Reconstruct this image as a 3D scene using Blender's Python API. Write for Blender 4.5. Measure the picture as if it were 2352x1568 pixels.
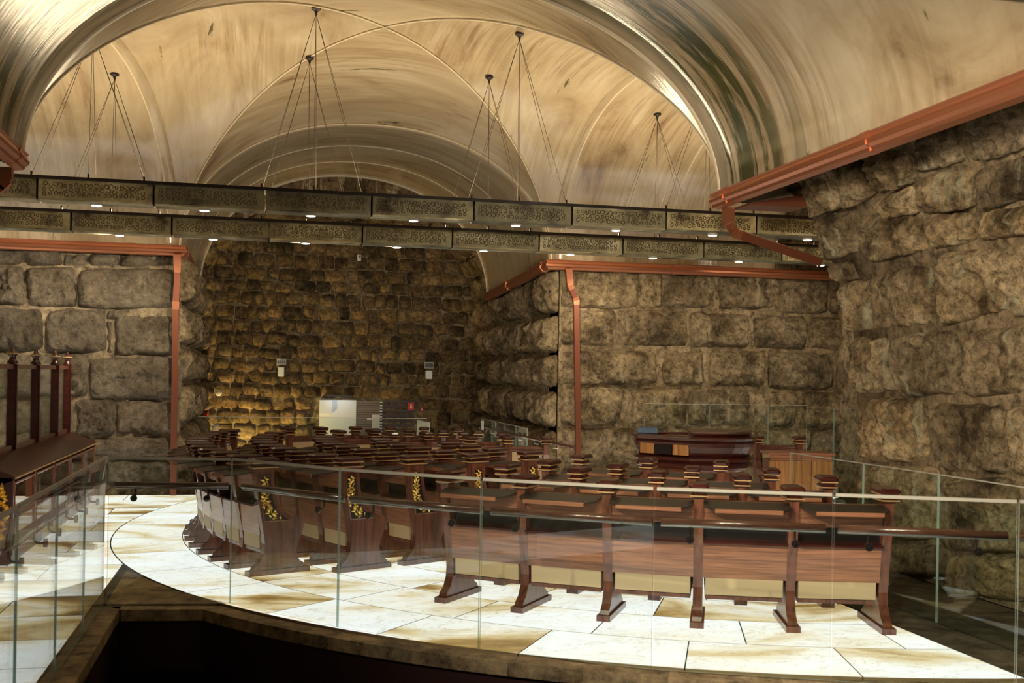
import bpy, math, random
from mathutils import Vector, Matrix, noise

# ------------------------------------------------------------------ camera, world, exposure
for o in list(bpy.data.objects): bpy.data.objects.remove(o)
SC = bpy.context.scene
COL = SC.collection
F, CX, HY, ROLL = 2500.0, 1176.0, 862.0, 0.017      # focal length in pixels of a 2352x1568 frame, horizon row, roll
YAW = math.radians(12.85)
EYE = Vector((0, 0, 1.85))
cam_d = bpy.data.cameras.new('camera')
cam = bpy.data.objects.new('camera', cam_d); COL.objects.link(cam)
cam_d.sensor_width = 36.0
cam_d.lens = F / 2352 * 36.0
cam_d.shift_y = (HY - 784) / 2352
cam_d.clip_start = 0.05; cam_d.clip_end = 200
cam.matrix_world = Matrix.Translation(EYE) @ Matrix.Rotation(-YAW, 4, 'Z') @ Matrix.Rotation(math.pi/2, 4, 'X') @ Matrix.Rotation(ROLL, 4, 'Z')
cam_d.dof.use_dof = True; cam_d.dof.focus_distance = 17.0; cam_d.dof.aperture_fstop = 3.2
SC.camera = cam
w = bpy.data.worlds.new('world'); SC.world = w; w.use_nodes = True
w.node_tree.nodes['Background'].inputs[0].default_value = (1.0, 0.78, 0.5, 1)
w.node_tree.nodes['Background'].inputs[1].default_value = 0.02
SC.view_settings.view_transform = 'Standard'; SC.view_settings.look = 'None'
SC.view_settings.exposure = 0.0; SC.view_settings.gamma = 1.0
SC.view_settings.use_curve_mapping = False

FLOOR_GLOW = 1.08      # backlit onyx
UP_W = 18.0            # each uplight strip on the beams
WASH_W = 260.0         # each lamp head turned to a wall
DOWN_W = 11.0          # each downlight
random.seed(7)

# ------------------------------------------------------------------ pixel helpers
RT = Vector((math.cos(YAW), -math.sin(YAW), 0)); FW = Vector((math.sin(YAW), math.cos(YAW), 0)); UPV = Vector((0, 0, 1))
def ray(x, y):
    dx, dy = x - CX, y - HY
    c, s = math.cos(ROLL), math.sin(ROLL)
    u, v = dx*c + dy*s, dy*c - dx*s
    return FW + RT*(u/F) - UPV*(v/F)
def on_b(x, y, b):
    d = ray(x, y); return EYE + d*(b/d.y)
def on_a(x, y, a):
    d = ray(x, y); return EYE + d*(a/d.x)
def on_z(x, y, z=0.0):
    d = ray(x, y); return EYE + d*((z-EYE.z)/d.z)
def on_surf(x, y, fn, a0=5.5):
    a = a0
    for _ in range(12):
        p = on_a(x, y, a); a = fn(p.z)
    return on_a(x, y, a)

# ------------------------------------------------------------------ materials
def newmat(name):
    m = bpy.data.materials.new(name); m.use_nodes = True
    nt = m.node_tree; nt.nodes.clear()
    out = nt.nodes.new('ShaderNodeOutputMaterial')
    return m, nt, out
def N(nt, t, **kw):
    n = nt.nodes.new(t)
    for k, v in kw.items():
        if k in n.inputs: n.inputs[k].default_value = v
        else: setattr(n, k, v)
    return n
def L(nt, a, ao, b, bi): nt.links.new(a.outputs[ao], b.inputs[bi])
def ramp(nt, stops, interp='LINEAR'):
    r = nt.nodes.new('ShaderNodeValToRGB'); r.color_ramp.interpolation = interp
    e = r.color_ramp.elements
    while len(e) < len(stops): e.new(0.5)
    for i, (p, c) in enumerate(stops):
        e[i].position = p; e[i].color = (*c, 1)
    return r
def simple(name, col, rough=0.5, metal=0.0, coat=0.0, emis=None, es=0.0, spec=0.5):
    m, nt, out = newmat(name)
    p = N(nt, 'ShaderNodeBsdfPrincipled')
    p.inputs['Base Color'].default_value = (*col, 1); p.inputs['Roughness'].default_value = rough
    p.inputs['Metallic'].default_value = metal; p.inputs['Coat Weight'].default_value = coat
    p.inputs['Specular IOR Level'].default_value = spec
    if emis: p.inputs['Emission Color'].default_value = (*emis, 1); p.inputs['Emission Strength'].default_value = es
    L(nt, p, 0, out, 0); return m

def stone_mat(name, pale, mid, dark, drip=0.3, bump=0.9, fine=9.0, spec=0.25, vary=0.16, con=1.0):
    m, nt, out = newmat(name)
    geo = N(nt, 'ShaderNodeNewGeometry'); oi = N(nt, 'ShaderNodeObjectInfo')
    off = N(nt, 'ShaderNodeVectorMath', operation='SCALE'); off.inputs[0].default_value = (7, 11, 5); L(nt, oi, 'Random', off, 'Scale')
    add = N(nt, 'ShaderNodeVectorMath', operation='ADD'); L(nt, geo, 'Position', add, 0); L(nt, off, 0, add, 1)
    n1 = N(nt, 'ShaderNodeTexNoise', Scale=1.7, Detail=6.0, Roughness=0.62); L(nt, add, 0, n1, 'Vector')
    n2 = N(nt, 'ShaderNodeTexNoise', Scale=fine, Detail=10.0, Roughness=0.8); L(nt, add, 0, n2, 'Vector')
    r1 = ramp(nt, [(0.36, dark), (0.5, mid), (0.66, pale)]); L(nt, n1, 'Fac', r1, 0)
    r2 = ramp(nt, [(0.38, (0.25, 0.22, 0.17)), (0.49, (0.85, 0.82, 0.78)), (0.61, (1.45, 1.4, 1.3))]); L(nt, n2, 'Fac', r2, 0)
    mul = N(nt, 'ShaderNodeMix', data_type='RGBA', blend_type='MULTIPLY'); mul.inputs[0].default_value = con
    L(nt, r1, 0, mul, 6); L(nt, r2, 0, mul, 7)
    # per stone tint
    tint = ramp(nt, [(0.0, (1-vary, 1-vary*1.05, 1-vary*1.1)), (0.5, (1, 0.97, 0.92)), (1.0, (1+vary*0.7, 1+vary*0.4, 1-vary*0.1))]); L(nt, oi, 'Random', tint, 0)
    mul2 = N(nt, 'ShaderNodeMix', data_type='RGBA', blend_type='MULTIPLY'); mul2.inputs[0].default_value = 1.0
    L(nt, mul, 2, mul2, 6); L(nt, tint, 0, mul2, 7)
    # chalky drips running down
    st = N(nt, 'ShaderNodeVectorMath', operation='MULTIPLY'); st.inputs[1].default_value = (7, 7, 0.7); L(nt, geo, 'Position', st, 0)
    n3 = N(nt, 'ShaderNodeTexNoise', Scale=1.0, Detail=4.0, Roughness=0.6, Distortion=0.6); L(nt, st, 0, n3, 'Vector')
    r3 = ramp(nt, [(0.56, (0, 0, 0)), (0.72, (drip, drip, drip))]); L(nt, n3, 'Fac', r3, 0)
    mx = N(nt, 'ShaderNodeMix', data_type='RGBA'); L(nt, r3, 0, mx, 0); L(nt, mul2, 2, mx, 6); mx.inputs[7].default_value = (*[min(1, c*1.7) for c in pale], 1)
    p = N(nt, 'ShaderNodeBsdfPrincipled', Roughness=0.75); p.inputs['Specular IOR Level'].default_value = spec
    L(nt, mx, 2, p, 'Base Color')
    n4 = N(nt, 'ShaderNodeTexNoise', Scale=6.0, Detail=11.0, Roughness=0.8); L(nt, add, 0, n4, 'Vector')
    b = N(nt, 'ShaderNodeBump', Strength=bump, Distance=0.12); L(nt, n4, 'Fac', b, 'Height')
    L(nt, b, 0, p, 'Normal'); L(nt, p, 0, out, 0)
    return m

def wood_mat(name, c1, c2, rough=0.28, axis=(1, 1, 9), coat=0.4, scale=5.0):
    m, nt, out = newmat(name)
    tc = N(nt, 'ShaderNodeTexCoord'); oi = N(nt, 'ShaderNodeObjectInfo')
    mp = N(nt, 'ShaderNodeVectorMath', operation='MULTIPLY'); mp.inputs[1].default_value = axis; L(nt, tc, 'Object', mp, 0)
    off = N(nt, 'ShaderNodeVectorMath', operation='SCALE'); off.inputs[0].default_value = (3, 9, 14); L(nt, oi, 'Random', off, 'Scale')
    add = N(nt, 'ShaderNodeVectorMath', operation='ADD'); L(nt, mp, 0, add, 0); L(nt, off, 0, add, 1)
    n1 = N(nt, 'ShaderNodeTexNoise', Scale=scale, Detail=5.0, Roughness=0.6, Distortion=0.5); L(nt, add, 0, n1, 'Vector')
    r1 = ramp(nt, [(0.32, c1), (0.62, c2)]); L(nt, n1, 'Fac', r1, 0)
    p = N(nt, 'ShaderNodeBsdfPrincipled', Roughness=rough); p.inputs['Coat Weight'].default_value = coat; p.inputs['Coat Roughness'].default_value = 0.12
    L(nt, r1, 0, p, 'Base Color'); L(nt, p, 0, out, 0)
    return m

def onyx_mat():
    m, nt, out = newmat('backlit_onyx')
    geo = N(nt, 'ShaderNodeNewGeometry'); oi = N(nt, 'ShaderNodeObjectInfo')
    off = N(nt, 'ShaderNodeVectorMath', operation='SCALE'); off.inputs[0].default_value = (31, 17, 9); L(nt, oi, 'Random', off, 'Scale')
    add = N(nt, 'ShaderNodeVectorMath', operation='ADD'); L(nt, geo, 'Position', add, 0); L(nt, off, 0, add, 1)
    st = N(nt, 'ShaderNodeMapping'); st.inputs['Rotation'].default_value = (0, 0, math.radians(28)); st.inputs['Scale'].default_value = (0.75, 1.35, 1.0); L(nt, add, 0, st, 'Vector')
    n1 = N(nt, 'ShaderNodeTexNoise', Scale=0.55, Detail=6.0, Roughness=0.55, Distortion=1.4); L(nt, st, 0, n1, 'Vector')
    sh = N(nt, 'ShaderNodeMath', operation='MULTIPLY_ADD'); sh.inputs[1].default_value = 0.08; sh.inputs[2].default_value = -0.05; L(nt, oi, 'Random', sh, 0)
    sm = N(nt, 'ShaderNodeMath', operation='ADD'); L(nt, n1, 'Fac', sm, 0); L(nt, sh, 0, sm, 1)
    r1 = ramp(nt, [(0.27, (0.07, 0.04, 0.012)), (0.345, (0.34, 0.20, 0.055)), (0.41, (0.70, 0.56, 0.32)), (0.49, (0.92, 0.89, 0.79)), (0.62, (0.95, 0.97, 0.97))]); L(nt, sm, 0, r1, 0)
    n2 = N(nt, 'ShaderNodeTexNoise', Scale=2.6, Detail=6.0, Roughness=0.6, Distortion=2.0); L(nt, st, 0, n2, 'Vector')
    r2 = ramp(nt, [(0.485, (1, 1, 1)), (0.5, (0.66, 0.60, 0.5)), (0.515, (1, 1, 1))]); L(nt, n2, 'Fac', r2, 0)
    mul = N(nt, 'ShaderNodeMix', data_type='RGBA', blend_type='MULTIPLY'); mul.inputs[0].default_value = 1.0
    L(nt, r1, 0, mul, 6); L(nt, r2, 0, mul, 7)
    p = N(nt, 'ShaderNodeBsdfPrincipled', Roughness=0.22)
    p.inputs['Base Color'].default_value = (0.35, 0.31, 0.24, 1)
    L(nt, mul, 2, p, 'Emission Color'); p.inputs['Emission Strength'].default_value = FLOOR_GLOW
    L(nt, p, 0, out, 0); return m

def vault_mat():
    m, nt, out = newmat('stretched_glossy_vault')
    uv = N(nt, 'ShaderNodeUVMap')
    s1 = N(nt, 'ShaderNodeVectorMath', operation='MULTIPLY'); s1.inputs[1].default_value = (1.1, 0.42, 1); L(nt, uv, 0, s1, 0)
    n1 = N(nt, 'ShaderNodeTexNoise', Scale=1.0, Detail=8.0, Roughness=0.62, Distortion=1.1); L(nt, s1, 0, n1, 'Vector')
    r1 = ramp(nt, [(0.30, (0.22, 0.15, 0.085)), (0.41, (0.40, 0.305, 0.19)), (0.52, (0.47, 0.375, 0.245)), (0.70, (0.58, 0.49, 0.36))]); L(nt, n1, 'Fac', r1, 0)
    s2 = N(nt, 'ShaderNodeVectorMath', operation='MULTIPLY'); s2.inputs[1].default_value = (12, 0.3, 1); L(nt, uv, 0, s2, 0)
    n2 = N(nt, 'ShaderNodeTexNoise', Scale=1.0, Detail=5.0, Roughness=0.65, Distortion=0.2); L(nt, s2, 0, n2, 'Vector')
    r2 = ramp(nt, [(0.30, (0.66, 0.61, 0.54)), (0.5, (0.96, 0.95, 0.94)), (0.70, (1.15, 1.16, 1.17))]); L(nt, n2, 'Fac', r2, 0)
    mul = N(nt, 'ShaderNodeMix', data_type='RGBA', blend_type='MULTIPLY'); mul.inputs[0].default_value = 1.0
    s7 = N(nt, 'ShaderNodeVectorMath', operation='MULTIPLY'); s7.inputs[1].default_value = (0.55, 0.4, 1); L(nt, uv, 0, s7, 0)
    n7 = N(nt, 'ShaderNodeTexNoise', Scale=1.0, Detail=3.0, Roughness=0.5, Distortion=0.8); L(nt, s7, 0, n7, 'Vector')
    r7 = ramp(nt, [(0.40, (0.12, 0.12, 0.12)), (0.60, (1, 1, 1))]); L(nt, n7, 'Fac', r7, 0); L(nt, r7, 0, mul, 0)
    L(nt, r1, 0, mul, 6); L(nt, r2, 0, mul, 7)
    # sparse mossy streaks
    s3 = N(nt, 'ShaderNodeVectorMath', operation='MULTIPLY'); s3.inputs[1].default_value = (3.4, 0.42, 1); L(nt, uv, 0, s3, 0)
    n3 = N(nt, 'ShaderNodeTexNoise', Scale=1.0, Detail=6.0, Roughness=0.7, Distortion=0.6); L(nt, s3, 0, n3, 'Vector')
    r3 = ramp(nt, [(0.645, (0, 0, 0)), (0.675, (0.85, 0.85, 0.85))]); L(nt, n3, 'Fac', r3, 0)
    mx = N(nt, 'ShaderNodeMix', data_type='RGBA'); L(nt, r3, 0, mx, 0); L(nt, mul, 2, mx, 6); mx.inputs[7].default_value = (0.045, 0.05, 0.018, 1)
    # moss along the edge of the near arch
    sx = N(nt, 'ShaderNodeSeparateXYZ'); L(nt, uv, 0, sx, 0)
    e1 = N(nt, 'ShaderNodeMapRange', interpolation_type='SMOOTHSTEP'); e1.inputs['From Min'].default_value = 8.0; e1.inputs['From Max'].default_value = 9.3; L(nt, sx, 'X', e1, 'Value')
    e2 = N(nt, 'ShaderNodeMapRange', interpolation_type='SMOOTHSTEP'); e2.inputs['From Min'].default_value = 10.15; e2.inputs['From Max'].default_value = 9.9; L(nt, sx, 'X', e2, 'Value')
    n5 = N(nt, 'ShaderNodeTexNoise', Scale=1.0, Detail=7.0, Roughness=0.7, Distortion=0.3)
    s5 = N(nt, 'ShaderNodeVectorMath', operation='MULTIPLY'); s5.inputs[1].default_value = (5.0, 0.4, 1); L(nt, uv, 0, s5, 0); L(nt, s5, 0, n5, 'Vector')
    r5 = ramp(nt, [(0.46, (0, 0, 0)), (0.54, (1, 1, 1))]); L(nt, n5, 'Fac', r5, 0)
    m1 = N(nt, 'ShaderNodeMath', operation='MULTIPLY'); L(nt, e1, 0, m1, 0); L(nt, e2, 0, m1, 1)
    m2 = N(nt, 'ShaderNodeMath', operation='MULTIPLY'); L(nt, m1, 0, m2, 0); L(nt, r5, 0, m2, 1)
    mx2 = N(nt, 'ShaderNodeMix', data_type='RGBA'); L(nt, m2, 0, mx2, 0); L(nt, mx, 2, mx2, 6); mx2.inputs[7].default_value = (0.05, 0.055, 0.018, 1)
    # thin brown stain lines
    s6 = N(nt, 'ShaderNodeVectorMath', operation='MULTIPLY'); s6.inputs[1].default_value = (5.0, 0.22, 1); L(nt, uv, 0, s6, 0)
    n6 = N(nt, 'ShaderNodeTexNoise', Scale=1.0, Detail=8.0, Roughness=0.75, Distortion=0.8); L(nt, s6, 0, n6, 'Vector')
    r6 = ramp(nt, [(0.56, (0, 0, 0)), (0.64, (0.75, 0.75, 0.75))]); L(nt, n6, 'Fac', r6, 0)
    mx3 = N(nt, 'ShaderNodeMix', data_type='RGBA'); m6 = N(nt, 'ShaderNodeMath', operation='MULTIPLY'); L(nt, r6, 0, m6, 0); L(nt, r7, 0, m6, 1); L(nt, m6, 0, mx3, 0); L(nt, mx2, 2, mx3, 6); mx3.inputs[7].default_value = (0.24, 0.155, 0.08, 1)
    p = N(nt, 'ShaderNodeBsdfPrincipled', Roughness=0.13); p.inputs['Specular IOR Level'].default_value = 0.5; p.inputs['IOR'].default_value = 1.75
    L(nt, mx3, 2, p, 'Base Color')
    b = N(nt, 'ShaderNodeBump', Strength=0.06, Distance=0.04); L(nt, n2, 'Fac', b, 'Height'); L(nt, b, 0, p, 'Normal')
    L(nt, p, 0, out, 0); return m

def glass_mat():
    m, nt, out = newmat('clear_glass')
    tr = N(nt, 'ShaderNodeBsdfTransparent'); tr.inputs[0].default_value = (0.93, 0.965, 0.95, 1)
    gl = N(nt, 'ShaderNodeBsdfGlossy', Roughness=0.005); gl.inputs[0].default_value = (1, 1, 1, 1)
    ge = N(nt, 'ShaderNodeNewGeometry')      # a thin sheet reflects alike on its front and back face
    io = N(nt, 'ShaderNodeMapRange'); io.inputs['To Min'].default_value = 1.45; io.inputs['To Max'].default_value = 1/1.45
    L(nt, ge, 'Backfacing', io, 'Value')
    fr = N(nt, 'ShaderNodeFresnel'); L(nt, io, 'Result', fr, 'IOR')
    mx = N(nt, 'ShaderNodeMixShader'); L(nt, fr, 0, mx, 0); L(nt, tr, 0, mx, 1); L(nt, gl, 0, mx, 2)
    L(nt, mx, 0, out, 0); return m
def glass_edge_mat():
    m, nt, out = newmat('green_glass_edge')
    tr = N(nt, 'ShaderNodeBsdfTransparent'); tr.inputs[0].default_value = (0.45, 0.62, 0.56, 1)
    gl = N(nt, 'ShaderNodeBsdfPrincipled', Roughness=0.25); gl.inputs['Base Color'].default_value = (0.42, 0.52, 0.46, 1)
    mx = N(nt, 'ShaderNodeMixShader'); mx.inputs[0].default_value = 0.62; L(nt, tr, 0, mx, 1); L(nt, gl, 0, mx, 2)
    L(nt, mx, 0, out, 0); return m
def brass_panel_mat():
    m, nt, out = newmat('tarnished_brass')
    geo = N(nt, 'ShaderNodeNewGeometry'); oi = N(nt, 'ShaderNodeObjectInfo')
    off = N(nt, 'ShaderNodeVectorMath', operation='SCALE'); off.inputs[0].default_value = (9, 4, 15); L(nt, oi, 'Random', off, 'Scale')
    add = N(nt, 'ShaderNodeVectorMath', operation='ADD'); L(nt, geo, 'Position', add, 0); L(nt, off, 0, add, 1)
    n1 = N(nt, 'ShaderNodeTexNoise', Scale=2.2, Detail=6.0, Roughness=0.65); L(nt, add, 0, n1, 'Vector')
    r1 = ramp(nt, [(0.34, (0.05, 0.032, 0.02)), (0.43, (0.22, 0.20, 0.135)), (0.56, (0.36, 0.33, 0.215)), (0.68, (0.70, 0.66, 0.53))]); L(nt, n1, 'Fac', r1, 0)
    tint = ramp(nt, [(0, (0.6, 0.62, 0.6)), (0.7, (1, 1, 0.95)), (1, (1.5, 1.4, 1.2))]); L(nt, oi, 'Random', tint, 0)
    mul = N(nt, 'ShaderNodeMix', data_type='RGBA', blend_type='MULTIPLY'); mul.inputs[0].default_value = 1.0
    L(nt, r1, 0, mul, 6); L(nt, tint, 0, mul, 7)
    p = N(nt, 'ShaderNodeBsdfPrincipled', Roughness=0.5, Metallic=0.25); L(nt, mul, 2, p, 'Base Color'); L(nt, p, 0, out, 0)
    return m

M = {}
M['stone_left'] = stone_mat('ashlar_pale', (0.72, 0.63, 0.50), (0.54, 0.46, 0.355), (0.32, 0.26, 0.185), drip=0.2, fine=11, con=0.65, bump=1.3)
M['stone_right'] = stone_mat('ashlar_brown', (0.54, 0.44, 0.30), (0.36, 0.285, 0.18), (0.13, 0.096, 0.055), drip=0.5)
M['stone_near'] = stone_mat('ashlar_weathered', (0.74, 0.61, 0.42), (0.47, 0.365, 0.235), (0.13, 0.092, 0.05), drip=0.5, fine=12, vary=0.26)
M['stone_back'] = stone_mat('rubble_ochre', (0.45, 0.345, 0.20), (0.27, 0.20, 0.115), (0.085, 0.064, 0.04), drip=0.0, fine=14, vary=0.42)
M['stone_arch'] = stone_mat('voussoir_stone', (0.42, 0.33, 0.20), (0.30, 0.23, 0.14), (0.15, 0.11, 0.06), drip=0.05)
M['mortar'] = stone_mat('mortar', (0.42, 0.35, 0.25), (0.33, 0.27, 0.185), (0.20, 0.16, 0.105), drip=0.1, bump=0.4)
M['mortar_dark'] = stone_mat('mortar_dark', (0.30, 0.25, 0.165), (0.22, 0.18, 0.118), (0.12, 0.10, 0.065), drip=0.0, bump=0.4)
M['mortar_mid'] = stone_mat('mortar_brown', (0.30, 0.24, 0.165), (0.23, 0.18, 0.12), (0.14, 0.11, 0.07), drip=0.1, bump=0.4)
M['onyx'] = onyx_mat()
M['vault'] = vault_mat()
M['glass'] = glass_mat(); M['glass_edge'] = glass_edge_mat()
M['wood'] = wood_mat('mahogany', (0.065, 0.020, 0.012), (0.19, 0.068, 0.038), axis=(7, 7, 0.7), scale=3.0)
M['wood_red'] = wood_mat('mahogany_dark', (0.022, 0.004, 0.003), (0.065, 0.012, 0.008), rough=0.3, coat=0.3)
M['wood_panel'] = wood_mat('mahogany_panel', (0.17, 0.066, 0.037), (0.38, 0.165, 0.092), axis=(0.5, 4, 14))  # paler than the mahogany: glass veil and floor light put into the colour
M['wood_light'] = wood_mat('striped_wood', (0.22, 0.085, 0.03), (0.48, 0.24, 0.09), axis=(16, 1, 0.4), scale=3)
M['leather_dark'] = simple('dark_leather', (0.032, 0.022, 0.017), 0.38)
M['beige'] = simple('beige_upholstery', (0.56, 0.42, 0.25), 0.7)
M['brown_cloth'] = simple('brown_upholstery', (0.19, 0.12, 0.06), 0.75)
M['gold'] = simple('gold_leaf', (0.95, 0.66, 0.16), 0.28, metal=0.85)
M['gold_line'] = simple('gold_bead', (0.66, 0.42, 0.19), 0.35, metal=0.4)
M['black'] = simple('black_inlay', (0.012, 0.009, 0.009), 0.3)
M['copper'] = simple('copper_sheet', (0.50, 0.195, 0.105), 0.33, metal=0.8)
M['copper_dark'] = simple('copper_aged', (0.23, 0.075, 0.042), 0.38, metal=0.6)
M['brass'] = brass_panel_mat()
M['brass_relief'] = simple('tarnished_relief', (0.15, 0.12, 0.07), 0.3, metal=0.8)
M['black_metal'] = simple('black_metal', (0.018, 0.012, 0.012), 0.35, metal=0.3)
M['cable'] = simple('steel_cable', (0.06, 0.042, 0.028), 0.6)
M['lamp'] = simple('lamp_lens', (1, 1, 1), 0.4, emis=(0.90, 0.93, 1.0), es=9.0)
M['led'] = simple('warm_led', (1, 1, 1), 0.4, emis=(1.0, 0.72, 0.32), es=40.0)
M['lamp_rim'] = simple('lamp_rim', (0.55, 0.5, 0.4), 0.4)
M['steel'] = simple('brushed_steel', (0.52, 0.52, 0.50), 0.3, metal=0.9)
M['cap_steel'] = simple('pale_edge_cap', (0.45, 0.435, 0.38), 0.35, metal=0.3)
M['kerb'] = stone_mat('kerb_marble', (0.40, 0.33, 0.22), (0.30, 0.24, 0.155), (0.20, 0.155, 0.095), drip=0.0, bump=0.05, fine=5, spec=0.5)
M['dark_floor'] = stone_mat('dark_paving', (0.15, 0.12, 0.08), (0.10, 0.08, 0.055), (0.06, 0.05, 0.035), drip=0.0, bump=0.05, fine=4, spec=0.5)
M['fascia'] = simple('maroon_fascia', (0.035, 0.012, 0.012), 0.5)
M['pit'] = simple('slate_floor', (0.11, 0.115, 0.125), 0.5)
M['grout'] = simple('brown_grout', (0.30, 0.21, 0.11), 0.8)
M['white_wall'] = simple('white_plaster', (0.80, 0.86, 0.90), 0.8)
M['slat'] = simple('grey_brown_slat', (0.20, 0.155, 0.13), 0.5)
M['slat_dark'] = simple('dark_slat', (0.045, 0.025, 0.022), 0.5)
M['red'] = simple('red_sign', (0.60, 0.03, 0.03), 0.5)
M['paper'] = simple('white_paper', (0.72, 0.72, 0.70), 0.7)
M['grey_plate'] = simple('grey_plate', (0.42, 0.40, 0.34), 0.5)
M['blue'] = simple('blue_cloth', (0.07, 0.13, 0.23), 0.55)
M['seam'] = simple('pale_seam', (0.66, 0.56, 0.40), 0.4)
M['rod_wood'] = wood_mat('handrail_wood', (0.06, 0.022, 0.014), (0.12, 0.05, 0.032), rough=0.25)
M['grey_wall'] = stone_mat('grey_panel_stone', (0.40, 0.38, 0.33), (0.30, 0.285, 0.25), (0.20, 0.19, 0.165), drip=0.15, bump=0.15)

# ------------------------------------------------------------------ mesh builder
class MB:
    def __init__(s): s.v = []; s.f = []; s.mi = []; s.uv = None
    def add(s, vs, fs, mi=0):
        o = len(s.v); s.v += [tuple(p) for p in vs]
        s.f += [tuple(i+o for i in f) for f in fs]; s.mi += [mi]*len(fs)
        return s
    def box(s, c, d, mi=0, rot=0.0):
        cx, cy, cz = c; x, y, z = d[0]/2, d[1]/2, d[2]/2
        cr, sr = math.cos(rot), math.sin(rot)
        vs = []
        for sz in (-1, 1):
            for sy in (-1, 1):
                for sx in (-1, 1):
                    px, py = sx*x, sy*y
                    vs.append((cx+px*cr-py*sr, cy+px*sr+py*cr, cz+sz*z))
        return s.add(vs, [(0, 2, 3, 1), (4, 5, 7, 6), (0, 1, 5, 4), (2, 6, 7, 3), (0, 4, 6, 2), (1, 3, 7, 5)], mi)
    def prism(s, pts, n, mi=0, mi_side=None):
        """polygon pts (3d) extruded along vector n"""
        k = len(pts); n = Vector(n)
        vs = [Vector(p) for p in pts] + [Vector(p)+n for p in pts]
        s.add(vs, [tuple(range(k))[::-1], tuple(range(k, 2*k))], mi)
        o = len(s.v)-2*k
        for i in range(k):
            j = (i+1) % k
            s.f.append((o+i, o+j, o+k+j, o+k+i)); s.mi.append(mi if mi_side is None else mi_side)
        return s
    def tube(s, path, r, n=8, mi=0, cap=True, close=False):
        P = [Vector(p) for p in path]; rings = []
        up = Vector((0, 0, 1))
        for i, p in enumerate(P):
            if close: t = P[(i+1) % len(P)] - P[i-1]
            else: t = (P[min(i+1, len(P)-1)] - P[max(i-1, 0)])
            t.normalize()
            a = t.cross(up)
            if a.length < 1e-3: a = t.cross(Vector((1, 0, 0)))
            a.normalize(); b = t.cross(a)
            rr = r[i] if isinstance(r, (list, tuple)) else r
            rings.append([p + a*(rr*math.cos(2*math.pi*k/n)) + b*(rr*math.sin(2*math.pi*k/n)) for k in range(n)])
        return s.rings(rings, mi, cap, close)
    def rings(s, rings, mi=0, cap=True, close=False):
        n = len(rings[0]); o = len(s.v)
        for R in rings: s.v += [tuple(p) for p in R]
        m = len(rings)
        for i in range(m if close else m-1):
            i2 = (i+1) % m
            for k in range(n):
                k2 = (k+1) % n
                s.f.append((o+i*n+k, o+i*n+k2, o+i2*n+k2, o+i2*n+k)); s.mi.append(mi)
        if cap and not close:
            s.f.append(tuple(o+k for k in range(n))[::-1]); s.mi.append(mi)
            s.f.append(tuple(o+(m-1)*n+k for k in range(n))); s.mi.append(mi)
        return s
    def lathe(s, prof, c=(0, 0, 0), n=14, mi=0):
        c = Vector(c)
        return s.rings([[c+Vector((r*math.cos(2*math.pi*k/n), r*math.sin(2*math.pi*k/n), z)) for k in range(n)] for r, z in prof], mi)
    def mesh(s, name, mats, smooth=False):
        me = bpy.data.meshes.new(name); me.from_pydata(s.v, [], s.f)
        for m in (mats if isinstance(mats, (list, tuple)) else [mats]): me.materials.append(M[m])
        me.polygons.foreach_set('material_index', s.mi)
        if smooth: me.polygons.foreach_set('use_smooth', [True]*len(s.f))
        if s.uv:
            ul = me.uv_layers.new(name='UVMap')
            for lp in me.loops: ul.data[lp.index].uv = s.uv[lp.vertex_index]
        me.update(); return me
def fixn(me):
    import bmesh
    bm = bmesh.new(); bm.from_mesh(me); bmesh.ops.recalc_face_normals(bm, faces=bm.faces); bm.to_mesh(me); bm.free()
    return me
def obj(name, me, parent=None, loc=(0, 0, 0), rz=0.0):
    o = bpy.data.objects.new(name, me); COL.objects.link(o)
    o.location = loc; o.rotation_euler = (0, 0, rz)
    if parent: o.parent = parent
    return o
def build(name, mb, mats, parent=None, loc=(0, 0, 0), rz=0.0, smooth=False, normals=True):
    me = mb.mesh(name, mats, smooth)
    if normals: fixn(me)
    return obj(name, me, parent, loc, rz)
def tag(o, label, cat=None, group=None, kind=None):
    o['label'] = label
    if cat: o['category'] = cat
    if group: o['group'] = group
    if kind: o['kind'] = kind
    return o
def thing(name, label, cat, loc=(0, 0, 0), rz=0.0, group=None):
    return tag(obj(name, None, None, loc, rz), label, cat, group)
def struct(o, label):
    o['kind'] = 'structure'; o['label'] = label; return o

# ------------------------------------------------------------------ plan dimensions (metres; X across the hall, Y along it)
ZS = 3.63                       # springing of the stretched vaults
AR, ALN, ALF = 4.45, -2.10, -1.25
BN, BF, BE, BW = 10.2, 16.8, 21.85, 23.6
CE, CC = 5.68, 6.14             # crown at arm edges, at the crossing
C0 = Vector((5.6, 13.1, 0))     # centre of the seating circle

def bs(t): return math.sqrt(max(0.0, 1-abs(t)**2.15))
def aL(b): return ALN + (ALF-ALN)*min(1, max(0, (b-BN)/(BF-BN)))
def ta_of(a, b): return (a-(AR+aL(b))/2)/((AR-aL(b))/2)
def vh(a, b):
    if b < BN: return ZS+(CE-ZS)*bs(ta_of(a, BN))
    tb = (b-(BN+BF)/2)/((BF-BN)/2)
    ta = ta_of(a, b)
    if abs(ta) > 1: return ZS+(CE-ZS)*bs(tb)
    if abs(tb) >= abs(ta): return ZS+(CC-(CC-CE)*tb*tb-ZS)*bs(ta)
    return ZS+(CC-(CC-CE)*ta*ta-ZS)*bs(tb)

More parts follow.
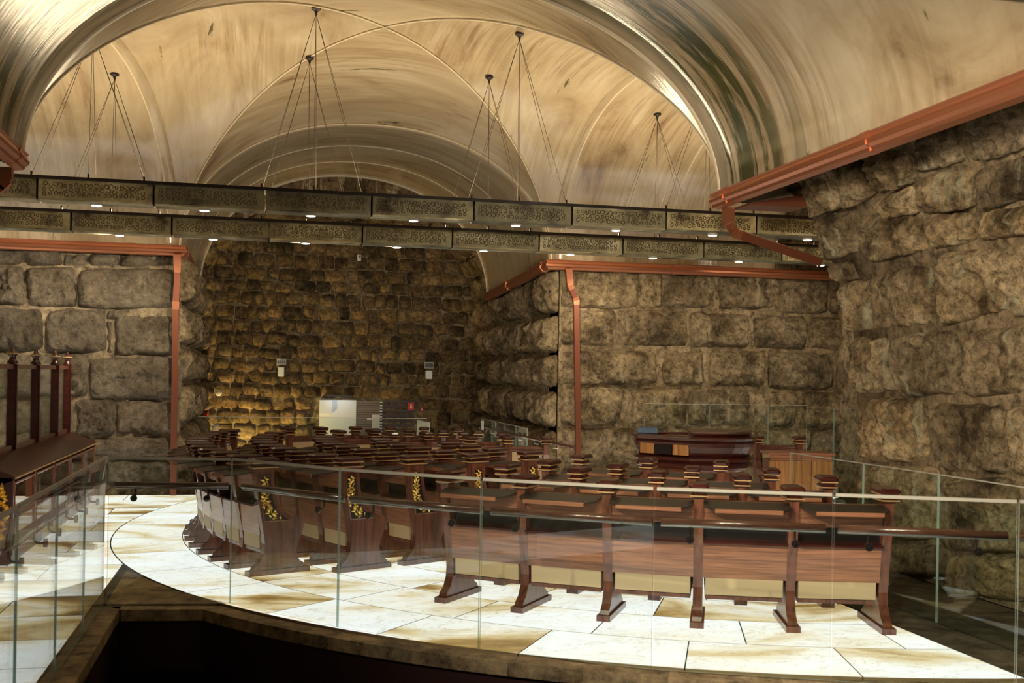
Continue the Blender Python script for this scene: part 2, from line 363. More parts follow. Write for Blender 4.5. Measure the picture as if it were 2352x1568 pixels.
# ------------------------------------------------------------------ ceiling: stretched glossy vaults
ceiling = struct(obj('ceiling', None), 'glossy beige cross vault stretched over the hall')
def grid_mesh(name, fn, nu, nv, mat='vault', thick=0.03):
    mb = MB(); mb.uv = []
    for i in range(nu+1):
        for j in range(nv+1):
            p, uv = fn(i/nu, j/nv); mb.v.append(tuple(p)); mb.uv.append(uv)
    for i in range(nu):
        for j in range(nv):
            q = (i*(nv+1)+j, (i+1)*(nv+1)+j, (i+1)*(nv+1)+j+1, i*(nv+1)+j+1)
            mb.f.append(q); mb.mi.append(0)
    o = build(name, mb, mat, ceiling, smooth=True, normals=False)
    if thick:
        md = o.modifiers.new('thickness', 'SOLIDIFY'); md.thickness = thick; md.offset = 0
    return o
def arc_t(s):   # even spacing along the arch
    th = math.pi*(1-s); return math.cos(th)
def near_fn(i, j):
    b = -5 + (BN+5)*i; t = arc_t(j); a = (AR+ALN)/2 + t*(AR-ALN)/2
    return Vector((a, b, ZS+(CE-ZS)*bs(t))), (b, 8.2*j)
grid_mesh('near_vault', near_fn, 40, 64)
def far_fn(i, j):
    b = BF + (BE-BF)*i; t = arc_t(j); a = (AR+ALF)/2 + t*(AR-ALF)/2
    zs = ZS-0.17*i; c = CE+0.10*i
    return Vector((a, b, zs+(c-zs)*bs(t))), (b+31, 7.4*j)
grid_mesh('far_vault', far_fn, 24, 64)
def side_fn(sgn):
    def fn(i, j):
        a = (AR + 3.85*i) if sgn > 0 else None
        t = arc_t(j); b = (BN+BF)/2 + t*(BF-BN)/2
        if sgn < 0: a = aL(b) - (7.5+aL(b))*i
        return Vector((a, b, ZS+(CE-ZS)*bs(t))), (a+70*sgn, 8.2*j)
    return fn
grid_mesh('right_vault', side_fn(1), 20, 64)
grid_mesh('left_vault', side_fn(-1), 26, 64)
def sector(k):
    def fn(i, j):
        t = arc_t(j); s = abs(t) + (1-abs(t))*i
        if k in ('n', 'f'):
            tb = -s if k == 'n' else s
            b = (BN+BF)/2 + tb*(BF-BN)/2
            l = aL(b); a = (AR+l)/2 + t*(AR-l)/2
            z = ZS+(CC-(CC-CE)*tb*tb-ZS)*bs(t); uv = (b+(0 if k == 'n' else 31), 8.2*j)
        else:
            tc = -s if k == 'l' else s
            b = (BN+BF)/2 + t*(BF-BN)/2
            l = aL(b); a = (AR+l)/2 + tc*(AR-l)/2
            z = ZS+(CC-(CC-CE)*tc*tc-ZS)*bs(t); uv = (a+(70 if k == 'r' else -70), 8.2*j)
        return Vector((a, b, z)), uv
    return fn
for k, nm in (('n', 'crossing_vault'), ('f', 'crossing_vault'), ('l', 'crossing_vault'), ('r', 'crossing_vault')):
    grid_mesh(nm, sector(k), 28, 72, thick=0)
def seam(path, r=0.011, mat='seam', name='seam'):
    return build(name, MB().tube(path, r, 6), mat, ceiling, smooth=True)
def arch_path(fn, i, n=64, dz=-0.012): return [fn(i, j/n)[0] + Vector((0, 0, dz)) for j in range(n+1)]
build('arch_rim', MB().tube(arch_path(near_fn, 1.0), 0.032, 8), 'seam', ceiling, smooth=True)
for i in (0.0, 0.36, 0.68): seam(arch_path(far_fn, i), 0.014)
build('arch_rim', MB().tube(arch_path(far_fn, 1.0), 0.035, 8), 'seam', ceiling, smooth=True)
for k in (0.03, 0.5): seam(arch_path(side_fn(1), k), 0.012); seam(arch_path(side_fn(-1), k*0.8), 0.012)
for k in ('n', 'f'):
    for half in (0, 1):
        seam([sector(k)(0.0, (j/32)*0.5+half*0.5)[0] + Vector((0, 0, -0.012)) for j in range(33)])

# ------------------------------------------------------------------ stone helper
def stone_mesh(q, n, depth, nx, ny, seed, rough=0.05, p=9.0, gap=0.004, sink=0.04):
    """q: four corners (TL, TR, BR, BL) on the wall plane; pillow-faced block rising along n"""
    c = sum(q, Vector())/4; n = n.normalized()
    def sp(k): return [0.5-0.5*math.cos(math.pi*i/k)*(0.55+0.45*abs(math.cos(math.pi*i/k))) for i in range(k+1)]
    S, T = sp(nx), sp(ny)
    W = max((q[1]-q[0]).length, 1e-3); H = max((q[3]-q[0]).length, 1e-3)
    mb = MB(); sd = Vector((seed*3.1, seed*1.7, seed*0.9))
    for t in T:
        for s in S:
            x, y = 2*s-1, 2*t-1
            m = max(abs(x), abs(y))
            if m > 1e-6:
                l = (abs(x)**p+abs(y)**p)**(1/p); x *= m/l; y *= m/l
            x *= 1-2*gap/W; y *= 1-2*gap/H
            s2, t2 = (x+1)/2, (y+1)/2
            P = (q[0]*(1-s2)+q[1]*s2)*(1-t2) + (q[3]*(1-s2)+q[2]*s2)*t2
            ex = (1-abs(2*s-1))*W/2; ey = (1-abs(2*t-1))*H/2
            e = min(ex, ey)/max(0.02, depth*0.9)
            rise = 1-(1-min(1, e))**2
            nz = noise.noise(P*2.2+sd)*rough*1.5 + (0.25-abs(noise.noise(P*4.3+sd)))*rough*1.6 + (0.2-abs(noise.noise(P*9+sd)))*rough*0.9 + noise.noise(P*15+sd)*rough*0.5 + noise.noise(P*33+sd)*rough*0.25
            wob = Vector((noise.noise(P*3+sd), noise.noise(P*3+sd*2), noise.noise(P*3-sd)))*min(0.03, 0.05*min(W, H))
            wob -= n*wob.dot(n)
            h = -sink + (depth+sink)*rise + nz*(0.25+0.75*rise)*min(1, rise*3)
            mb.v.append(tuple(P + n*h + wob*m - c))
    k = nx+1
    for j in range(ny):
        for i in range(nx):
            a = j*k+i; mb.f.append((a, a+k, a+k+1, a+1)); mb.mi.append(0)
    return mb, c
def add_stone(parent, q, n, depth, mat, nx=14, ny=9, rough=0.05, name='stone', **kw):
    mb, c = stone_mesh(q, n, depth, nx, ny, random.random()*50, rough, **kw)
    me = mb.mesh(name, mat, True)
    if me.polygons and sum((f.normal.dot(n)*f.area for f in me.polygons)) < 0: me.flip_normals()
    o = obj(name, me, parent, c - parent.location)
    return o
def slab(name, pts, n, mat, label=None, parent=None):
    """wall backing: polygon with thickness along n"""
    o = build(name, MB().prism(pts, n), mat, parent)
    if label: struct(o, label)
    return o

# ------------------------------------------------------------------ left facing wall
BL = 17.0
def v3(a, b, z): return Vector((a, b, z))
wl = slab('wall_left', [v3(-5.55, BL, -0.02), v3(ALF, BL, -0.02), v3(ALF, BL, 3.9), v3(-9, BL, 3.9), v3(-9, BL, 2.15), v3(-5.55, BL, 2.15)], (0, 0.6, 0), 'mortar', 'wall of huge pale drafted stone blocks beside the copper downpipe')
def cropq(x0, y0, x1, y1, ox, oy, sc=2.904):
    return (ox+x0/sc, oy+y0/sc, ox+x1/sc, oy+y1/sc)
def pxstone(parent, r, b, mat, depth=0.09, **kw):
    x0, y0, x1, y1 = r; x0 -= 3; x1 += 3; y0 -= 1.5; y1 += 1.5
    q = [on_b(x0, y0, b), on_b(x1, y0, b), on_b(x1, y1, b), on_b(x0, y1, b)]
    return add_stone(parent, q, Vector((0, -1, 0)), depth, mat, **kw)
left = [(-30, 205, 415, 322), (425, 235, 795, 325), (805, 240, 1195, 328),
        (-160, 322, 165, 588), (176, 328, 508, 602), (518, 335, 1180, 612),
        (-180, 598, 295, 892), (312, 600, 708, 903), (765, 645, 1190, 918), (714, 615, 832, 680), (712, 690, 750, 905),
        (60, 905, 585, 1195), (596, 925, 1200, 1215), (-160, 900, 50, 1195),
        (40, 1210, 490, 1455), (500, 1203, 768, 1455), (776, 1210, 1195, 1452),
        (40, 1462, 610, 1600), (618, 1462, 1195, 1600), (40, 1608, 700, 1790), (708, 1608, 1160, 1790)]
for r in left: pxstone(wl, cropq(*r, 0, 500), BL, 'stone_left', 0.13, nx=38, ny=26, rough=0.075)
# recess left of the blocks
rc = slab('wall_left_recess', [v3(-9, 18.6, -0.02), v3(-4.6, 18.6, -0.02), v3(-4.6, 18.6, 2.4), v3(-9, 18.6, 2.4)], (0, 0.4, 0), 'mortar_dark', 'dark rubble wall deep in the recess beyond the bookcase')
for j in range(8):
    for i in range(5):
        a0 = -6.9+i*0.44+(j % 2)*0.2; z0 = 0.3+j*0.25
        add_stone(rc, [v3(a0, 18.6, z0+0.24), v3(a0+0.42, 18.6, z0+0.24), v3(a0+0.42, 18.6, z0), v3(a0, 18.6, z0)], Vector((0, -1, 0)), 0.05, 'stone_back', nx=6, ny=5, rough=0.02)

# ------------------------------------------------------------------ right facing wall and the passage walls
wr = slab('wall_right', [v3(AR+0.2, BL, -1.05), v3(9.6, BL, -1.05), v3(9.6, BL, 6.2), v3(8.3, BL, 6.2), v3(8.3, BL, 3.9), v3(AR+0.2, BL, 3.9)], (0, 0.6, 0), 'mortar_mid', 'wall of large brown drafted blocks under the long copper gutter')
rights = []
a5 = (780, 500); a6 = (1552, 500)
for r, o in [((1478, 345, 1985, 605), a5), ((1992, 345, 2150, 605), a5), ((2158, 380, 2492, 605), a5), ((285, 385, 640, 612), a6), ((685, 395, 1005, 640), a6), ((1025, 410, 1330, 645), a6),
             ((1478, 612, 1840, 860), a5), ((1878, 616, 2315, 860), a5), ((100, 632, 480, 865), a6), ((522, 655, 860, 875), a6), ((890, 655, 1330, 878), a6),
             ((1478, 880, 2110, 1118), a5), ((2155, 885, 2425, 1118), a5), ((220, 886, 595, 1128), a6), ((612, 895, 1035, 1148), a6), ((1065, 895, 1330, 1155), a6),
             ((1478, 1130, 1885, 1390), a5), ((1945, 1135, 2310, 1390), a5), ((85, 1140, 490, 1392), a6), ((525, 1155, 795, 1395), a6), ((838, 1160, 1150, 1398), a6), ((1165, 1160, 1330, 1400), a6),
             ((1478, 1400, 2010, 1650), a5), ((2020, 1400, 2380, 1650), a5), ((150, 1402, 520, 1655), a6), ((530, 1405, 900, 1655), a6), ((910, 1410, 1330, 1660), a6),
             ((1478, 1660, 2110, 1900), a5), ((2120, 1660, 2500, 1900), a5), ((285, 1660, 720, 1900), a6), ((730, 1660, 1330, 1900), a6)]:
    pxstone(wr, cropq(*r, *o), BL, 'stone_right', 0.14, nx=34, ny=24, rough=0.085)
# upper stones behind the end of the stretched vault
for i in range(3):
    a0 = 8.35+i*0.42
    for j in range(3):
        z0 = 3.68+j*0.5
        add_stone(wr, [v3(a0, BL, z0+0.48), v3(a0+0.4, BL, z0+0.48), v3(a0+0.4, BL, z0), v3(a0, BL, z0)], Vector((0, -1, 0)), 0.1, 'stone_right', nx=9, ny=9, rough=0.05)

def passage(a, sgn, name, label, mat, z0=-1.05):
    n = Vector((-sgn, 0, 0))
    w_ = slab(name, [v3(a, BL+0.05, z0), v3(a, BW+0.3, z0), v3(a, BW+0.3, 3.75), v3(a, BL+0.05, 3.75)], (0.6*sgn, 0, 0), 'mortar_dark' if sgn > 0 else 'mortar', label)
    zs = [3.62, 2.86, 2.22, 1.63, 0.98, 0.25, -0.4, -1.0]
    for j in range(len(zs)-1):
        b = BL+0.06
        while b < BW-0.05:
            wd = random.uniform(0.75, 1.4); b2 = min(b+wd, BW)
            if BW-b2 < 0.4: b2 = BW
            drop = 0.17*(b-BL)/(BE-BL) if j == 0 else 0; drop2 = 0.17*(b2-BL)/(BE-BL) if j == 0 else 0
            add_stone(w_, [v3(a, b, zs[j]-drop), v3(a, b2, zs[j]-drop2), v3(a, b2, zs[j+1]), v3(a, b, zs[j+1])], n, 0.17, mat, nx=16, ny=12, rough=0.10, gap=0.01)
            b = b2
    return w_
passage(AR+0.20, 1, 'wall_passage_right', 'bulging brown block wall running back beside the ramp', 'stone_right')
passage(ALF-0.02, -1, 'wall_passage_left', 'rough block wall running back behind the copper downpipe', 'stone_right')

# ------------------------------------------------------------------ back wall of small rubble
wb = slab('wall_back', [v3(-1.9, BW, -1.05), v3(5.1, BW, -1.05), v3(5.1, BW, 6.0), v3(-1.9, BW, 6.0)], (0, 0.5, 0), 'mortar_dark', 'tall end wall of small ochre rubble courses under the stone arch')
RC, RH, RZ, RR = (AR+ALF)/2, 2.90, 3.5, 1.70       # stone arch ring
def ring_z(a, extra=0.0):
    t = (a-RC)/(RH+extra)
    return RZ+(RR+extra)*bs(t) if abs(t) < 1 else RZ
dL, dR, dT = on_b(733, 918, BW).x-0.03, on_b(953, 918, BW).x+0.03, on_b(840, 919, BW).z+0.02
cells = []
z = -0.6
rows = []
while z < 5.6:
    h = random.uniform(0.23, 0.30) if 0.95 < z < 4.4 else random.uniform(0.27, 0.36)
    rows.append((z, h)); z += h
for z0, h in rows:
    a = ALF-0.05
    while a < AR+0.05:
        wd = random.choice((random.uniform(0.20, 0.36), random.uniform(0.26, 0.50)))
        if 1.9 < a < 3.1 and 1.4 < z0 < 3.6: wd *= 0.9
        jit = random.uniform(-0.03, 0.03)
        a2 = a+wd; am = (a+a2)/2
        if not (a2 > dL and a < dR and z0 < dT) and z0+h*0.5 < ring_z(am, 0.15) and z0 > -0.1:
            cells.append((a, a2, z0+jit, z0+h+jit))
        a = a2
cells.sort(key=lambda c: -c[3]*0 - min(c[2], 4.2))
for k, (a, a2, z0, z1) in enumerate(cells):
    q = [v3(a, BW, z1+random.uniform(-.03, .02)), v3(a2, BW, z1+random.uniform(-.03, .02)), v3(a2, BW, z0), v3(a, BW, z0)]
    if k < 300: add_stone(wb, q, Vector((0, -1, 0)), random.uniform(0.03, 0.09), 'stone_back', nx=6, ny=5, rough=0.035, p=5.0, gap=-0.006, sink=0.015)
if len(cells) > 300:
    tot = MB()
    for a, a2, z0, z1 in cells[300:]:
        mb, c = stone_mesh([v3(a, BW, z1), v3(a2, BW, z1), v3(a2, BW, z0), v3(a, BW, z0)], Vector((0, -1, 0)), 0.06, 5, 4, random.random()*50, 0.02)
        tot.add([Vector(p)+c for p in mb.v], mb.f)
    so = build('lower_rubble', tot, 'stone_back', wb, smooth=True, normals=False); so['kind'] = 'stuff'

# ------------------------------------------------------------------ stone arch ring
ar = MB(); nA = 40
outer = []
for i in range(nA+1):
    th = math.pi*i/nA; t = -math.cos(th)
    outer.append((RC+t*(RH+0.06), RZ+(RR+0.06)*bs(t)))
rg = []
for b in (BE+0.05, BW+0.05):
    rg.append([v3(a, b, z) for a, z in outer])
ring_back = MB()
for i in range(nA): ring_back.add([rg[0][i], rg[0][i+1], rg[1][i+1], rg[1][i]], [(0, 1, 2, 3)])
# front face up to the vault
far_edge = [far_fn(1.0, i/nA)[0]+Vector((0, 0.05, 0.16)) for i in range(nA+1)]
for i in range(nA): ring_back.add([rg[0][i], rg[0][i+1], far_edge[i+1], far_edge[i]], [(0, 1, 2, 3)])
wa = struct(build('wall_arch', ring_back, 'mortar', smooth=False, normals=False), 'arch of big stone voussoirs framing the end wall')
nV = 13
for i in range(nV):
    for (b0, b1) in ((BE, BE+0.85), (BE+0.87, BW)):
        t0, t1 = math.pi*(i+0.02)/nV, math.pi*(i+0.98)/nV
        def rp(th, b):
            t = -math.cos(th); return v3(RC+t*RH, b, RZ+RR*bs(t))
        q = [rp(t0, b0), rp(t1, b0), rp(t1, b1), rp(t0, b1)]
        c = sum(q, Vector())/4; n = (v3(RC, c.y, RZ+0.4)-c).normalized()
        add_stone(wa, q, n, 0.08, 'stone_arch', nx=9, ny=9, rough=0.05, name='voussoir')
def far_z(a):
    t = (a-RC)/((AR-ALF)/2); zs = ZS-0.17
    return zs+(CE+0.10-zs)*bs(t)+0.13
for i in range(15):   # face stones between the ring and the stretched vault
    a0 = RC-2.72+i*0.3627; a1 = a0+0.355
    q = [v3(a0, BE+0.06, far_z(a0)), v3(a1, BE+0.06, far_z(a1)), v3(a1, BE+0.06, ring_z(a1)), v3(a0, BE+0.06, ring_z(a0))]
    add_stone(wa, q, Vector((0, -1, 0)), 0.035, 'stone_arch', nx=8, ny=7, rough=0.04, name='face_stone')

# ------------------------------------------------------------------ near right wall of weathered blocks
prof = [(0.0, 6.12), (0.8, 6.08), (1.3, 6.02), (1.9, 5.98), (2.4, 5.95), (2.85, 5.82), (3.1, 5.62), (3.6, 5.56), (3.75, 5.15), (4.2, 4.95), (6.0, 4.6)]
def nr(z):
    if z <= prof[0][0]: return prof[0][1]
    for (z0, a0), (z1, a1) in zip(prof, prof[1:]):
        if z <= z1: return a0+(a1-a0)*(z-z0)/(z1-z0)
    return prof[-1][1]
def nr_s(z):    # smoothed
    return (nr(z-0.25)+nr(z)+nr(z+0.25))/3
mb = MB(); zz = [-0.02+0.15*i for i in range(30)]
bb = [-3, 0, 3, 5, 6, 7, 8, 9, BN]
for b in bb:
    for z in zz: mb.v.append((nr_s(z)+0.02*noise.noise(Vector((b*2, z*3, 1))), b, z))
nz = len(zz)
for i in range(len(bb)-1):
    for j in range(nz-1): mb.f.append((i*nz+j, (i+1)*nz+j, (i+1)*nz+j+1, i*nz+j+1)); mb.mi.append(0)
o0 = len(mb.v)      # end cap towards the crossing and back slab
for z in zz: mb.v.append((9.6, BN, z))
for j in range(nz-1): mb.f.append(((len(bb)-1)*nz+j, o0+j, o0+j+1, (len(bb)-1)*nz+j+1)); mb.mi.append(0)
wn = struct(build('wall_near_right', mb, 'mortar_mid', smooth=True, normals=False), 'overhanging wall of weathered giant blocks below the sloping copper gutter')
def nstone(pts, depth=0.10, **kw):
    mx, my = sum(p[0] for p in pts)/4, sum(p[1] for p in pts)/4
    pts = [(mx+(x-mx)*1.035, my+(y-my)*1.05) for x, y in pts]
    q = [on_surf(x, y, nr_s) for x, y in pts]
    n = (q[1]-q[0]).cross(q[3]-q[0]).normalized()
    if n.dot(EYE-q[0]) < 0: n = -n
    return add_stone(wn, q, n, depth, 'stone_near', **dict(dict(nx=36, ny=30, rough=0.062, p=9.0, gap=0.0, sink=0.06), **kw))
R = lambda x0, y0, x1, y1: [(x0, y0), (x1, y0), (x1, y1), (x0, y1)]
near = [
 [(1778, 395), (1985, 362), (2016, 448), (1890, 492)],                                   # first under the gutter
 [(1995, 350), (2090, 338), (2108, 420), (2022, 440)], [(2105, 300), (2215, 275), (2225, 370), (2112, 392)],
 [(2225, 245), (2352, 205), (2390, 330), (2235, 372)], [(2010, 455), (2095, 420), (2130, 490), (2040, 508)],
 [(2118, 402), (2232, 385), (2255, 470), (2140, 488)], [(2245, 388), (2400, 345), (2430, 455), (2262, 478)],
 [(1888, 492), (1962, 486), (1985, 575), (1900, 600)], [(1968, 492), (2122, 498), (2135, 578), (2005, 600)],
 [(2140, 492), (2240, 480), (2250, 555), (2160, 575)], [(2258, 482), (2400, 460), (2420, 540), (2268, 556)],
 [(1905, 605), (1958, 598), (1975, 640), (1935, 650)],
 [(1940, 650), (2140, 600), (2152, 745), (1958, 765)], [(2155, 585), (2300, 565), (2320, 715), (2178, 745)], [(2308, 560), (2440, 540), (2460, 720), (2330, 735)],
 [(1962, 768), (2040, 775), (2070, 900), (1965, 905)], [(2065, 765), (2200, 760), (2212, 905), (2075, 915)], [(2222, 760), (2352, 745), (2360, 905), (2226, 915)], [(2360, 745), (2480, 735), (2490, 905), (2368, 912)],
 [(1982, 915), (2132, 918), (2140, 1060), (1990, 1062)], [(2146, 925), (2318, 930), (2322, 1090), (2152, 1085)], [(2326, 930), (2460, 935), (2465, 1095), (2330, 1092)],
 [(1988, 1068), (2160, 1075), (2165, 1235), (1990, 1235)], [(2170, 1092), (2340, 1098), (2345, 1270), (2175, 1262)], [(2350, 1100), (2500, 1105), (2500, 1290), (2352, 1280)],
 [(1990, 1240), (2180, 1250), (2185, 1330), (1992, 1318)], [(2190, 1268), (2400, 1285), (2400, 1390), (2192, 1370)]]
for q in near: nstone(q)
# the same wall further along, outside the photograph
for z0, z1 in ((0.0, 0.72), (0.75, 1.55), (1.58, 2.3), (2.33, 3.0), (3.04, 3.7)):
    b = 2.4+random.uniform(0, 0.4)
    while b < 6.0:
        b2 = min(b+random.uniform(0.8, 1.3), 6.3)
        q = [v3(nr_s(z1), b2, z1), v3(nr_s(z1), b, z1), v3(nr_s(z0), b, z0), v3(nr_s(z0), b2, z0)]
        add_stone(wn, q, Vector((-1, 0, -0.2)), 0.13, 'stone_near', nx=16, ny=12, rough=0.06)
        b = b2+0.02
# rounded corner stones on the crossing face of the near wall
for z0, z1 in ((0.0, 0.75), (0.78, 1.75), (1.78, 2.3), (2.33, 3.0)):
    a0 = nr_s((z0+z1)/2)
    add_stone(wn, [v3(a0+0.05, BN, z1), v3(a0+1.1, BN, z1), v3(a0+1.1, BN, z0), v3(a0+0.05, BN, z0)], Vector((0, 1, 0)), 0.12, 'stone_near', nx=10, ny=8, rough=0.06)

# enclosing walls out of the photograph
struct(build('wall_near_left', MB().box((-3.3, 2.6, 3.0), (1.2, 15.2, 6.2)), 'mortar'), 'plain stone wall of the near arm')
struct(build('wall_left_pier', MB().box((-6.7, 9.9, 3.0), (5.6, 0.6, 6.2)), 'mortar'), 'near wall of the left arm')
struct(build('wall_left_end', MB().box((-9.3, 13.5, 3.0), (0.6, 11.5, 6.4)), 'mortar'), 'end wall of the left arm')
struct(build('wall_right_end', MB().box((9.9, 13.6, 2.6), (0.6, 7.4, 7.4)), 'mortar'), 'end wall of the right arm')
struct(build('wall_behind', MB().box((1.5, -5.3, 3.0), (10.8, 0.6, 6.2)), 'mortar'), 'wall behind the visitor platform')

# ------------------------------------------------------------------ floor
fl = MB()
fl.box((-5.1, 8.0, -0.20), (7.8, 26.4, 0.3))                       # left field
fl.box((3.9, 18.6, -0.20), (10.2, 3.6, 0.3))
fl.box((5.0, 13.35, -0.20), (12.4, 6.9, 0.3))
fl.box((1.7, -2.0, -0.20), (5.8, 6.0, 0.3))
fl.box((6.9, 2.55, -0.20), (4.6, 15.2, 0.3))
floor = struct(build('floor', fl, 'dark_floor'), 'hall floor carrying backlit translucent onyx slabs')
RG = 7.22
def circ(r, th): return v3(C0.x+r*math.cos(th), C0.y+r*math.sin(th), 0)
glass_line = [on_z(x, y) for x, y in ((243, 1387), (527, 1385))]
arcpts = []
a_start = math.atan2(on_z(527, 1385).y-C0.y, on_z(527, 1385).x-C0.x)
a_end = math.radians(-96)
if a_start > 0: a_start -= 2*math.pi
NSEG = 18
arcpts = [circ(RG+0.02, a_start+(a_end-a_start)*i/NSEG) for i in range(NSEG+1)]
# floor apron between the round edge and the rectangular boxes, and the kerb of the opening
ap = MB()
for i in range(NSEG):
    p, q = arcpts[i], arcpts[i+1]
    ap.prism([v3(p.x, p.y, -0.35), v3(q.x, q.y, -0.35), v3(q.x, 10.0, -0.35), v3(p.x, 10.0, -0.35)], (0, 0, 0.30))
p0 = arcpts[0]
ap.prism([v3(-1.22, 9.02, -0.35), v3(p0.x, p0.y, -0.35), v3(p0.x, 10.0, -0.35), v3(-1.22, 10.0, -0.35)], (0, 0, 0.30))
build('floor_bed', ap, 'grout', floor)
corner = v3(-1.18, 9.03, 0)
def clip(poly, f):
    out = []
    for i in range(len(poly)):
        p, q = poly[i], poly[(i+1) % len(poly)]; fp, fq = f(p), f(q)
        if fp >= 0: out.append(p)
        if (fp >= 0) != (fq >= 0): out.append(p+(q-p)*(fp/(fp-fq)))
    return out
def area(poly): return 0.5*sum(poly[i].x*poly[(i+1) % len(poly)].y-poly[(i+1) % len(poly)].x*poly[i].y for i in range(len(poly)))
def add_slab(poly, mat='onyx', name='onyx_slab', z0=-0.05, z1=0.0, parent=None):
    if len(poly) < 3 or abs(area(poly)) < 0.01: return
    c = sum(poly, Vector())/len(poly)
    if area(poly) < 0: poly = poly[::-1]
    mb = MB().prism([p-c+Vector((0, 0, z0)) for p in poly], (0, 0, z1-z0), 0, 1)
    return build(name, mb, [mat, 'grout' if mat == 'onyx' else mat], parent or floor, c, normals=False)
g = 0.0045
r_out = RG-0.01
row = 0
while r_out > 1.0:
    r_in = r_out-0.74
    n = max(6, int(2*math.pi*r_out/1.08)); ph = (row % 2)*0.5 + 0.13*row
    for k in range(n):
        t0, t1 = 2*math.pi*(k+ph)/n, 2*math.pi*(k+1+ph)/n
        poly = [circ(r_in+g, t0+(g/r_in)+(t1-t0-2*g/r_in)*i/4) for i in range(5)] + [circ(r_out-g, t1-(g/r_out)-(t1-t0-2*g/r_out)*i/4) for i in range(5)]
        poly = [p for p in poly]
        c = sum(poly, Vector())/len(poly)
        if c.x > 8.5: continue
        if c.y < 10.15:
            poly = clip(poly, lambda p: 4.70-p.x)
        if c.y > 16.4:
            poly = clip(poly, lambda p: 16.82-p.y) if (c.x > 4.2) else clip(poly, lambda p: AR-0.15-p.x)
            poly = clip(poly, lambda p: 20.3-p.y)
            if c.x < -1.0: poly = clip(poly, lambda p: 16.8-p.y)
        if len(poly) > 2: add_slab(poly)
    r_out = r_in; row += 1
# rectangular field on the left of the round floor
def field_edge(b):
    e = RG-0.006
    d = e*e-(b-C0.y)**2
    if b > 13.1: return min(-0.3, C0.x-math.sqrt(d))
    return min(-1.27, C0.x-math.sqrt(d)) if d > 0 else -1.27
b = 2.0; row = 0
while b < 16.6:
    b2 = min(b+0.74, 16.8)
    bsamp = [b+g+(b2-b-2*g)*i/4 for i in range(5)]
    a = -1.9 if row % 2 else -2.3
    add_slab([v3(a+g, bsamp[0], 0)] + [v3(field_edge(q)-g, q, 0) for q in bsamp] + [v3(a+g, bsamp[-1], 0)])
    while a > -6.2:
        add_slab([v3(a-1.05+g, b+g, 0), v3(a-g, b+g, 0), v3(a-g, b2-g, 0), v3(a-1.05+g, b2-g, 0)])
        a -= 1.05
    b += 0.74; row += 1
# dark paving on the right, kerb stones round the opening
b = 5.3
while b < 10.1:
    for a0, a1 in ((4.72, 5.38), (5.39, 6.02)):
        add_slab([v3(a0, b, 0), v3(a1, b, 0), v3(a1, b+0.78, 0), v3(a0, b+0.78, 0)], 'dark_floor', 'paving_slab')
    b += 0.79
add_slab([v3(-1.18, 9.05, 0), v3(-0.26, 8.96, 0), circ(RG+0.02, a_start-0.10), circ(RG+0.02, a_start-0.2), circ(RG+0.02, a_start-0.27)], 'kerb', 'kerb_slab')
for i in range(NSEG):
    p, q = arcpts[i], arcpts[i+1]
    dp, dq = (p-C0).normalized()*0.17, (q-C0).normalized()*0.17
    add_slab([p, q, q+dq, p+dp], 'kerb', 'kerb_stone', -0.10, -0.012)
add_slab([corner+v3(0.0, 0, 0), p0, p0+(p0-C0).normalized()*0.17, corner+v3(0.14, -0.16, 0)], 'kerb', 'kerb_stone', -0.10, -0.012)
b = 2.0
while b < 9.0:
    b2 = min(b+1.0, 9.03)
    add_slab([v3(-1.26, b, 0), v3(-1.26, b2, 0), v3(-1.06, b2-(0.16 if b2 > 9 else 0), 0), v3(-1.06, b, 0)], 'kerb', 'kerb_stone', -0.10, -0.012)
    b += 1.0
# pit below
pit = MB()
pit.box((1.7, 5.0, -2.85), (8.0, 15.0, 0.3))
pit.box((1.7, 11.2, -1.6), (8.0, 0.3, 2.3)); pit.box((-2.2, 6.0, -1.6), (0.3, 10.0, 2.3))
struct(build('floor_pit', pit, 'pit'), 'dark lower floor down in the opening')
fa = MB()
line = [corner+v3(0.12, -0.1, 0)] + [p+(p-C0).normalized()*0.13 for p in arcpts]
for p, q in zip(line, line[1:]):
    fa.prism([v3(p.x, p.y, -0.5), v3(q.x, q.y, -0.5), v3(q.x, q.y, -0.1), v3(p.x, p.y, -0.1)], (((p-C0).normalized())*-0.1))
fa.box((-1.17, 5.0, -0.3), (0.1, 8.2, 0.4)); fa.box((4.65, 3.4, -1.4), (0.1, 4.8, 2.6)); fa.box((1.7, 0.95, -1.4), (5.8, 0.1, 2.6))
struct(build('wall_pit', fa, 'fascia'), 'dark maroon sides of the opening in the floor')
# lower landing by the end wall
struct(build('floor_landing', MB().box((1.6, 22.1, -1.1), (6.4, 3.4, 0.1)), 'dark_floor'), 'lower landing in front of the end wall')

# ------------------------------------------------------------------ gutters and downpipes
def sweep(path, prof, up=Vector((0, 0, 1)), side=1, mi=0, mb=None):
    """profile (d, z): d horizontally off the path on its right hand side"""
    mb = mb or MB(); P = [Vector(p) for p in path]; rings = []
    for i, p in enumerate(P):
        t1 = (P[i]-P[i-1]).normalized() if i > 0 else (P[1]-P[0]).normalized()
        t2 = (P[i+1]-P[i]).normalized() if i < len(P)-1 else t1
        n1 = Vector((t1.y, -t1.x, 0)).normalized(); n2 = Vector((t2.y, -t2.x, 0)).normalized()
        n = (n1+n2).normalized(); k = 1/max(0.35, n.dot(n1))
        rings.append([p + n*(d*k*side) + up*z for d, z in prof])
    mb.rings(rings, mi); return mb
GP = [(0.0, 0.06), (0.09, 0.075), (0.115, 0.06), (0.10, 0.045), (0.105, 0.02), (0.12, 0.0), (0.115, -0.03), (0.085, -0.05), (0.075, -0.075), (0.0, -0.085)]
